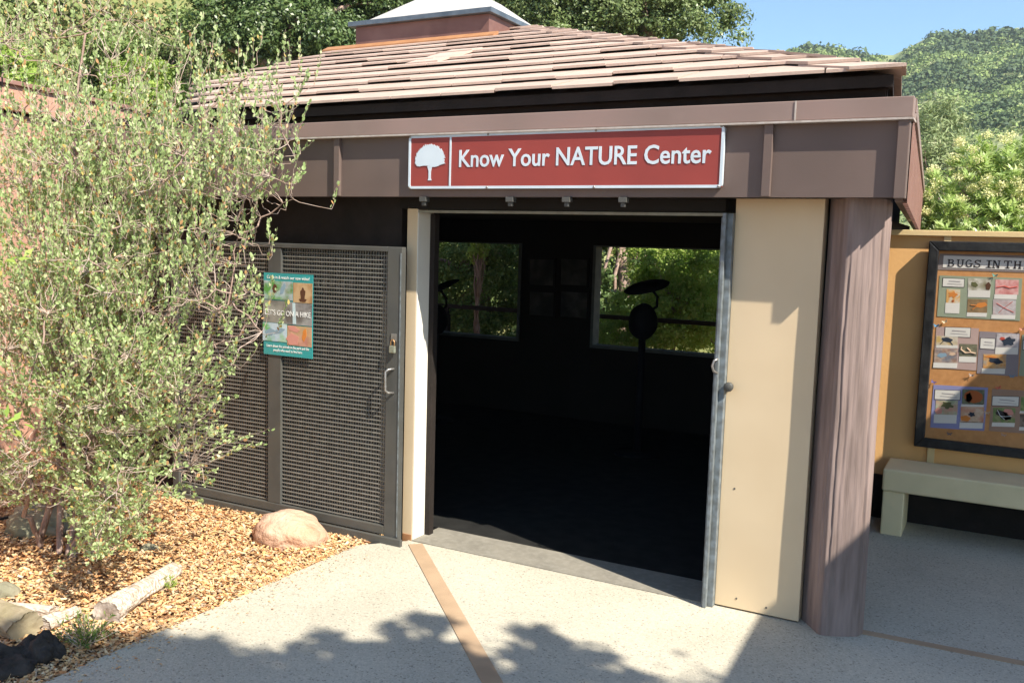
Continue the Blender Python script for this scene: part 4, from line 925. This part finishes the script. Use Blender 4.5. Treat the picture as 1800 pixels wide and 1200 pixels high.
# ================================================================== TREES BEHIND
def B_(px, py, dist, rx, rz_, wgt=1., ry=None):
    c = at(px, py, dist); return (c[0], c[1], c[2], rx, ry or rx, rz_, wgt)
def base_of(px, dist): c = at(px, 600, dist); return (c[0], c[1], ground_z(c[0], c[1])-.05)
b = base_of(500, 17)
tree('oak_tree', b, (b[0], b[1], b[2]+4.5), [B_(420, 10, 17, 1.1, 1.2), B_(520, 0, 17, 1.3, 1.4), B_(610, 20, 17.5, 1.1, 1.1), B_(480, 60, 16.6, 1.0, .8), B_(400, 60, 16.4, .7, .6), B_(560, 70, 16.8, 1.0, .6), B_(640, -40, 17.5, 1.2, 1.2), B_(470, -90, 17, 1.8, 1.3)],
     640, 190, .34, .075, 'oakleaf', 'dark green oak rising behind the left half of the roof', 'tree', .24, 'oaks behind the roof')
b = base_of(1120, 19)
tree('oak_tree', b, (b[0], b[1], b[2]+4.5), [B_(960, 10, 18.5, 1.3, 1.0), B_(1050, 20, 18.5, 1.2, .8), B_(1130, 30, 18.5, 1.1, .7), B_(1060, -40, 19, 1.8, 1.2), B_(1200, 50, 18.3, .7, .35), B_(1190, 0, 18.8, .5, .5), B_(1265, 5, 18.6, .45, .5), B_(1290, 66, 18.4, .28, .12), B_(1270, 40, 18.5, .35, .18), B_(1240, -60, 19, 1.0, .7), B_(900, -20, 19, 1.2, 1.2), B_(1000, 80, 18.4, 1.2, .5)],
     680, 190, .32, .075, 'oakleaf2', 'olive green oak behind the right half of the roof', 'tree', .26, 'oaks behind the roof')
b = base_of(780, 24)
tree('oak_tree', b, (b[0], b[1], b[2]+5), [B_(700, -30, 24, 2.4, 1.8), B_(850, -20, 24, 2.2, 1.6), B_(780, 60, 23.5, 2.2, 1.4)],
     420, 160, .45, .11, 'oakleaf2', 'farther oak seen behind the roof skylight', 'tree', .26, 'oaks behind the roof')
b = base_of(60, 24)
tree('hill_tree', b, (b[0], b[1], b[2]+2.5), [B_(20, 20, 24, 1.9, 1.5), B_(110, 10, 24, 1.3, 1.3), B_(60, 90, 23, 1.4, .9), B_(-60, 60, 23, 1.6, 1.4)],
     420, 180, .36, .085, 'bushleaf', 'green round headed tree on the slope at the far upper left', 'tree', .18)
b = base_of(25, 13)
tree('bright_bush', b, (b[0], b[1], b[2]+1.6), [B_(10, 125, 13, .42, .34), B_(45, 135, 13, .3, .25), B_(-40, 130, 13, .5, .4), B_(30, 170, 13, .5, .4)],
     150, 80, .14, .07, 'brightleaf', 'yellow green bush showing above the salmon parapet', 'bush', .06)
for px_, py_, dd, rr, mm, lab in [(335, 65, 22, .75, 'bushleaf', 'rounded green bush beside the dark oak'), (300, 105, 20, .8, 'nearscrub', 'grey green bush low on the slope above the roof edge'), (215, 110, 19, .9, 'bushleaf', 'green bush behind the parapet end'),
                                  (160, 40, 26, 1.1, 'nearscrub', 'pale bush high on the dry slope'), (255, 150, 17, .7, 'brightleaf', 'light green bush against the left roof edge')]:
    b = base_of(px_, dd)
    tree('slope_bush', b, (b[0], b[1], b[2]+.5+max(0, at(px_, py_, dd)[2]-b[2])*.6), [B_(px_, py_, dd, rr, rr*.8), B_(px_+30, py_+25, dd, rr*.7, rr*.6), B_(px_-30, py_+20, dd, rr*.7, rr*.6)], 160, 150, rr*.25, .06, mm, lab, 'bush', .05, 'bushes on the slope')
# foliage seen through the windows
b = base_of(1180, 12.5)
tree('window_bush', b, (b[0], b[1], b[2]+1.2), [B_(1230, 480, 12.5, .75, .6), B_(1200, 560, 12.3, .8, .5), B_(1130, 560, 12.6, .6, .4), B_(1270, 540, 12.2, .8, .7), B_(1160, 470, 13, .6, .6), B_(1080, 590, 12.6, .6, .3)],
     480, 90, .16, .05, 'brightleaf', 'sunlit green bush seen through the right back window', 'bush', .05)
b = base_of(1090, 15)
tree('shadow_tree', b, (b[0], b[1], b[2]+3), [B_(1080, 470, 15, 1.0, 1.3), B_(1180, 410, 15.5, 1.4, .9), B_(1250, 400, 15, 1.2, .6), B_(1060, 560, 15, .9, .8)],
     240, 70, .26, .09, 'oakleaf', 'dark tree filling the back of the right window', 'tree', .12)
b = base_of(840, 12.8)
tree('shadow_tree', b, (b[0], b[1], b[2]+2.6), [B_(800, 440, 13, 1.0, .6), B_(880, 430, 13, .8, .7), B_(840, 510, 13, 1.1, .7), B_(790, 580, 12.6, .8, .5), B_(890, 580, 12.6, .7, .5)],
     520, 100, .2, .05, 'bushleaf', 'dark tree seen through the left back window', 'tree', .12)
b = base_of(838, 11.8)
tree('yellow_bush', b, (b[0], b[1], b[2]+1.4), [B_(838, 437, 11.8, .14, .20)], 22, 50, .07, .05, 'brightleaf', 'small yellow leafed spray high in the left window', 'bush', .02)
# right side: wispy tree and flowering bush
b = base_of(1640, 26)
tree('wispy_tree', b, (b[0], b[1], b[2]+3.0), [B_(1650, 230, 26, .9, .9), B_(1640, 300, 26, 1.0, 1.2), B_(1680, 300, 26, .9, 1.0), B_(1625, 200, 26, .4, .5), B_(1670, 360, 26, 1.2, .9), B_(1720, 330, 27, .8, .7)],
     300, 60, .30, .16, 'olive', 'wispy olive tree beyond the gutter corner', 'tree', .10, shell=.2, aspect=.22)
Ty = thing('flowering_bush', (at(1790, 600, 9)[0], at(1790, 600, 9)[1], 0), 'bright flowering bush with long leaves behind the ochre wall', 'bush')
tb = [B_(1690, 360, 9, .36, .45), B_(1760, 330, 9, .42, .40), B_(1840, 330, 9.2, .5, .5), B_(1650, 400, 8.9, .22, .35), B_(1720, 430, 9, .6, .5), B_(1820, 430, 9, .6, .5), B_(1712, 290, 9, .22, .26), B_(1790, 290, 9, .3, .26), B_(1640, 350, 9, .15, .25), B_(1930, 380, 9.4, .6, .6)]
C, dn = crown_pts(tb, 900, .6); per = 26
P = np.repeat(C, per, 0)+rng.normal(size=(len(C)*per, 3))*.018
ax = unit(np.repeat(dn*.6+np.array([0, 0, .8]), per, 0)); th = rng.random(len(P))*2*np.pi
rd = unit(np.cross(ax, rng.normal(size=ax.shape))); D = unit(ax*.55+rd*.8); nrm = unit(ax-D*.3+rng.normal(size=ax.shape)*.2); L_ = .088*(.7+.6*rng.random(len(P)))
V, Fq = leaf_arrays(P, D, nrm, L_, L_*.24); np_mesh('leaves', V, Fq, M['toyonleaf'], Ty)
C2, dn2 = crown_pts([(x, y, z+.05, a*1.03, b_*1.03, c*1.03, w_) for x, y, z, a, b_, c, w_ in tb], 330, .92)
C2 = C2[dn2[:, 2] > -.2]; per = 110; P = np.repeat(C2, per, 0)+unit(rng.normal(size=(len(C2)*per, 3)))*(rng.random(len(C2)*per)**.4*.058)[:, None]*np.array([1.1, 1.1, .8])
nrm = unit(rng.normal(size=P.shape)+[0, 0, .5]); D = unit(np.cross(nrm, rng.normal(size=P.shape))); L_ = .016*(.7+.6*rng.random(len(P))); V, Fq = leaf_arrays(P, D, nrm, L_, L_*.9); np_mesh('flowers', V, Fq, M['flower'], Ty)
mb = MB(); bb = Ty.location; limbs(mb, (bb[0], bb[1], 0), (bb[0], bb[1], 1.3), [tuple(c) for c in C[:30]], .05); mb.build('stems', M['bark'], Ty, smooth=True)

# ================================================================== HAZE
hz = MB().box(-420, 420, -420, 420, -1.3, 130).build('haze', None)
hm = bpy.data.materials.new('pale_haze'); hm.use_nodes = True; hn = hm.node_tree; hn.nodes.clear()
ho = hn.nodes.new('ShaderNodeOutputMaterial'); hv = hn.nodes.new('ShaderNodeVolumePrincipled'); hv.inputs['Density'].default_value = .0005; hv.inputs['Color'].default_value = (.86, .92, 1, 1); hv.inputs['Anisotropy'].default_value = .3
hn.links.new(hv.outputs[0], ho.inputs['Volume']); hz.data.materials.append(hm); hz['kind'] = 'stuff'; hz['label'] = 'thin pale air haze over the distant hill'; hz['category'] = 'haze'

# ================================================================== THE BIG SHRUB
SB = thing('manzanita_shrub', (-2.05, -1.2, 0), 'large pale green shrub with reddish stems in the mulch bed', 'shrub')
base = np.array([-2.05, -1.15, -.02])
# (px,py,dist,rpx,rpy,weight)
env = [(150, 60, 5.3, 150, 110, .24), (240, 190, 5.2, 130, 90, .36), (60, 260, 5.1, 130, 160, .50), (180, 330, 5.1, 190, 130, 1.05), (340, 300, 5.0, 150, 110, 1.0), (450, 270, 4.95, 90, 100, .55), (100, 500, 5.0, 180, 150, 1.3),
       (260, 480, 5.0, 150, 120, .95), (120, 680, 4.9, 180, 140, 1.3), (250, 700, 4.9, 130, 120, 1.0), (50, 830, 4.9, 120, 80, .7), (190, 850, 4.75, 90, 90, 1.2), (270, 830, 4.85, 80, 60, .5), (165, 935, 4.6, 55, 60, 1.5), (215, 910, 4.6, 45, 40, .9),
       (420, 150, 5.0, 120, 60, .30), (540, 160, 4.95, 40, 70, .12), (530, 370, 4.8, 70, 25, .16), (380, 420, 4.9, 90, 60, .4), (400, 540, 4.8, 70, 60, .34), (480, 480, 4.75, 30, 60, .08), (360, 640, 4.8, 70, 60, .34), (470, 600, 4.7, 30, 50, .07), (370, 760, 4.8, 50, 60, .24), (350, 860, 4.75, 40, 30, .10), (10, 90, 5.4, 80, 90, .35), (330, 110, 5.3, 60, 60, .16)]
nodes = [base.copy()]; segs = []
def addpath(p0, p1, r0, r1, n=5, wob=.04, lift=.0, sides=4):
    d = np.linalg.norm(p1-p0); pts = [p0]
    for i in range(1, n):
        t = i/n; q = p0*(1-t)+p1*t+rng.normal(size=3)*wob*d*math.sin(math.pi*t); q[2] += lift*d*math.sin(math.pi*t); pts.append(q)
    pts.append(p1); nodes.extend(pts[1:]); segs.append((pts, r0, r1, sides)); return pts
main = [(150, 60), (240, 190), (60, 260), (340, 300), (100, 500), (260, 480), (120, 680), (250, 700), (50, 830), (420, 150), (400, 540), (180, 850)]
for k, (a, b) in enumerate(main):
    d_ = [e for e in env if (e[0], e[1]) == (a, b)]; dd = d_[0][2] if d_ else 4.9
    tgt = at(a, b, dd); st = base+np.array([rng.normal()*.12, rng.normal()*.10, 0]); nodes.append(st)
    addpath(st, tgt, .019, .006, 8, .05, .10, 6)
def sample_env(wt_pow=1.):
    w_ = np.array([e[5]*e[3]*e[4] for e in env])**wt_pow; w_ /= w_.sum(); e = env[rng.choice(len(env), p=w_)]
    u = unit(rng.normal(size=(1, 3)))[0]*rng.random()**.4
    return at(e[0]+u[0]*e[3], e[1]+u[1]*e[4], e[2]+u[2]*.5)
for k in range(260):
    T = sample_env(.8); Nn = np.array(nodes); dd = np.linalg.norm(Nn-T, axis=1)+.6*np.maximum(0, Nn[:, 2]-T[2]); j = int(np.argmin(dd))
    addpath(Nn[j], T, .0055, .0022, 4, .06, .05, 4)
LP = []; LD = []
Nn = np.array(nodes)
NT = 3300; tw = []
for k in range(NT):
    T = sample_env(); tw.append(T)
for T in tw:
    if T[2] < .04: T[2] = .04+rng.random()*.1
    dd = np.linalg.norm(Nn-T, axis=1)+.5*np.maximum(0, Nn[:, 2]-T[2]); j = int(np.argmin(dd)); p0 = Nn[j]
    hfrac = min(1, max(0, (T[2]-.6)/1.2))
    out_ = T-np.array([-2.05, -1.15, T[2]*.6]); out_ /= np.linalg.norm(out_)
    dirn = np.array([0, 0, .25+1.2*hfrac])+out_*(.9-.5*hfrac)+rng.normal(size=3)*.38; dirn /= np.linalg.norm(dirn)
    tip = T+dirn*rng.uniform(.10, .24); n = 4
    if dd[j] > .02: addpath(p0, T, .0022, .0014, 3, .08, .0, 3)
    pts = [T+(tip-T)*i/n+rng.normal(size=3)*.006*(i > 0) for i in range(n+1)]; segs.append((pts, .0015, .0006, 3))
    nl = rng.integers(12, 26); t = rng.random(nl); q = T+(tip-T)*t[:, None]+rng.normal(size=(nl, 3))*.004
    ld = unit(dirn*.75+rng.normal(size=(nl, 3))*.55+np.array([0, 0, .15+.5*hfrac])); LP.append(q); LD.append(ld)
P = np.concatenate(LP); D = np.concatenate(LD); n = len(P)
nrm = unit(np.cross(D, rng.normal(size=(n, 3)))); Ln = .0245*(.6+.65*rng.random(n)); S_ = unit(np.cross(D, nrm)); N2 = np.cross(S_, D)
Lc = Ln[:, None]; Wc = Lc*.27
V = np.stack([P, P+D*Lc*.35+S_*Wc+N2*Wc*.2, P+D*Lc*.75+S_*Wc*.8+N2*Wc*.2, P+D*Lc, P+D*Lc*.75-S_*Wc*.8+N2*Wc*.2, P+D*Lc*.35-S_*Wc+N2*Wc*.2], 1).reshape(-1, 3)
k0 = np.arange(n)*6
Fq = np.stack([np.stack([k0, k0+1, k0+2, k0+3], 1), np.stack([k0, k0+3, k0+4, k0+5], 1)], 1).reshape(-1, 4)
np_mesh('foliage', V, Fq, M['shrubleaf'], SB)
mb = MB(); mb2 = MB()
for pts, r0, r1, sd in segs:
    m_ = len(pts); (mb if sd > 3 else mb2).tube([tuple(p) for p in pts], [r0+(r1-r0)*i/(m_-1) for i in range(m_)], sd, cap=False)
mb.build('branches', M['bark'], SB, smooth=True); mb2.build('twigs', M['twig'], SB, smooth=True)

# smaller bright plant poking in at the left edge
def small_plant(name, c, r, nst, lf, m, label, asp=.35, hgt=None):
    t = thing(name, (c[0], c[1], 0), label, 'plant'); mb = MB(); LPp = []; LDd = []
    for k in range(nst):
        d = unit(np.array([[rng.normal(), rng.normal(), 1.1]]))[0]; L0 = r*rng.uniform(.6, 1.1); tip = np.array(c)+d*L0*np.array([1, 1, hgt or 1])
        mb.tube([(c[0]+rng.normal()*.02, c[1]+rng.normal()*.02, c[2]-.0), tuple((np.array(c)+tip)/2+rng.normal(size=3)*.01), tuple(tip)], [.003, .002, .001], 4)
        q = np.array(c)+(tip-np.array(c))*(.25+.75*rng.random(16))[:, None]; LPp.append(q); LDd.append(unit(d+rng.normal(size=(16, 3))*.7))
    P = np.concatenate(LPp); D = np.concatenate(LDd); L_ = lf*(.6+.7*rng.random(len(P)))
    V, Fq = leaf_arrays(P, D, unit(rng.normal(size=P.shape)+[0, 0, .6]), L_, L_*asp); np_mesh('leaves', V, Fq, M[m], t); mb.build('stems', M['twig'], t); return t
p = onZ(150, 1135, .0); small_plant('seedling', (p[0], p[1], .0), .15, 44, .022, 'bushleaf', 'small feathery green plant at the pavement edge by the dark stump')
p = onZ(295, 1035, .0); small_plant('weed', (p[0], p[1], .0), .06, 14, .02, 'brightleaf', 'tiny yellow green weed beside the bleached log')
q = at(0, 440, 4.3)
t = thing('broadleaf_plant', (q[0], q[1], 0), 'bright broad leafed stem at the left picture edge', 'plant')
mb = MB(); mb.tube([(q[0]-.42, q[1]+.1, 0), (q[0]-.30, q[1]+.05, .8), tuple(q)], [.012, .008, .004], 6); mb.tube([(q[0]-.30, q[1]+.05, .8), tuple(at(-5, 740, 4.3))], [.006, .003], 6); mb.build('stem', M['bark'], t)
C = np.concatenate([q+rng.normal(size=(26, 3))*np.array([.05, .05, .07]), at(-5, 745, 4.3)+rng.normal(size=(14, 3))*.035]); D = unit(rng.normal(size=C.shape)*[1, 1, .4]+[.4, -.2, .1]); L_ = .075*(.7+.5*rng.random(len(C)))
V, Fq = leaf_arrays(C, D, unit(rng.normal(size=C.shape)*.5+[.3, -.3, 1]), L_, L_*.4); np_mesh('leaves', V, Fq, M['brightleaf'], t)

# ================================================================== ROCKS, LOGS
def rock(name, px, py, size, seed, m, label, rot=0, amp=.18, z=0., freq=1.1, cat='rock'):
    p = onZ(px, py, 0); me = rockmesh((p[0], p[1], z), size, seed, 5, amp, rot, -.35, freq); o = link(name, me, M[m]); return tag(o, label, cat)
rock('boulder', 508, 945, (.245, .19, .165), 31, 'rock', 'pink sandstone boulder lying in front of the mesh gate', .25, .20, .0, .9)
rock('stone', 75, 930, (.24, .18, .13), 5, 'rockgreen', 'mossy grey stone under the shrub', .1, .25, .02, 1.5)
rock('stone', 8, 1045, (.075, .07, .06), 8, 'rockgreen', 'small pale stone at the left edge of the mulch', 0, .2, .0)
rock('stone', 262, 965, (.06, .045, .03), 9, 'rockgreen', 'little stone half buried in mulch near the boulder', 0, .2, .0)
rock('log_chunk', 395, 985 if False else 1068, (.0, .0, .0), 8, 'rock', 'x') if False else None
def log(name, a, b, r, m, label, seed=0, amp=.22, endm=None, hollow=False, za=None, zb=None):
    A = Vector((*onZ(*a, 0)[:2], za or r*.55)); Bv = Vector((*onZ(*b, 0)[:2], zb or r*.5)); d = (Bv-A); Ln = d.length; d.normalize()
    t = thing(name, (A.x, A.y, 0), label, 'log'); s = Vector((0, 0, 1)).cross(d).normalized(); u = d.cross(s); nl, na = 90, 80; V = []; Fq = []
    for i in range(nl):
        k = i/(nl-1); rr = r*(1-.35*k)*(1 if k < .93 else math.sqrt(max(.02, 1-((k-.93)/.07)**2)))
        for j in range(na):
            a_ = 2*math.pi*j/na; q = Vector((math.cos(a_)*1.6, math.sin(a_)*1.6, k*Ln*3+seed))
            R = rr*(1+amp*noise.fractal(q, 1., 2., 4)-.10*max(0, 1-abs(noise.noise(Vector((math.cos(a_)*3.3, math.sin(a_)*3.3, k*1.2+seed))))*7))
            V.append(A+d*(Ln*k)+s*math.cos(a_)*R+u*math.sin(a_)*R*.85)
    for i in range(nl-1):
        for j in range(na): Fq.append((i*na+j, i*na+(j+1) % na, (i+1)*na+(j+1) % na, (i+1)*na+j))
    np_mesh('log_body', np.array(V), np.array(Fq), M[m], t, smooth=True)
    mb = MB(); ring = V[:na]; cen = A-d*.004
    vs = [cen+d*.006]; fs = []
    for q_ in (.45, .8, 1.):
        for j in range(na): v = ring[j]; vs.append(cen+(v-A)*q_*1.0+d*(.010*noise.noise((cen+(v-A)*q_)*22)+(.002 if q_ == 1. else .006)))
    for j in range(na): fs.append((0, 1+(j+1) % na, 1+j))
    for k in range(2):
        for j in range(na): fs.append((1+k*na+j, 1+k*na+(j+1) % na, 1+(k+1)*na+(j+1) % na, 1+(k+1)*na+j))
    mb.add(vs, fs); mb.build('cut_end', M[endm or m], t, smooth=True); return t
log('bleached_log', (187, 1093), (312, 1008), .070, 'driftwood', 'bleached white log with cracked cut end on the mulch', 1, .25, 'endgrain')
log('bleached_log', (78, 1108), (140, 1082), .045, 'driftwood', 'short bleached branch stub beside the dark stump', 4, .35, 'driftwood')
log('flat_log', (95, 1082), (0, 1070), .035, 'driftwood', 'flat weathered wood slab at the left edge', 7, .3, 'driftwood')
log('mossy_log', (48, 1118), (-90, 1050), .075, 'mosslog', 'olive tan log running off the left edge', 9, .25, 'mosslog')
rock('stump', 72, 1158, (.085, .075, .10), 21, 'darklog', 'dark charred stump at the lower left corner', .3, .35, .01, 1.6, cat='stump')
rock('stump', 8, 1175, (.12, .10, .085), 23, 'darklog', 'low black stump at the picture corner beside the charred one', .3, .35, .0, 1.5, cat='stump')
mb = MB(); pts = [tuple(onZ(a, b, .02)) for a, b in [(-60, 915), (0, 912), (60, 897), (110, 888), (150, 890)]]; mb.tube(pts, .009, 8); tag(mb.build('irrigation_hose', M['hose'], smooth=True), 'thin black irrigation hose behind the mossy stone', 'hose')
# twig litter hanging roots under the shrub
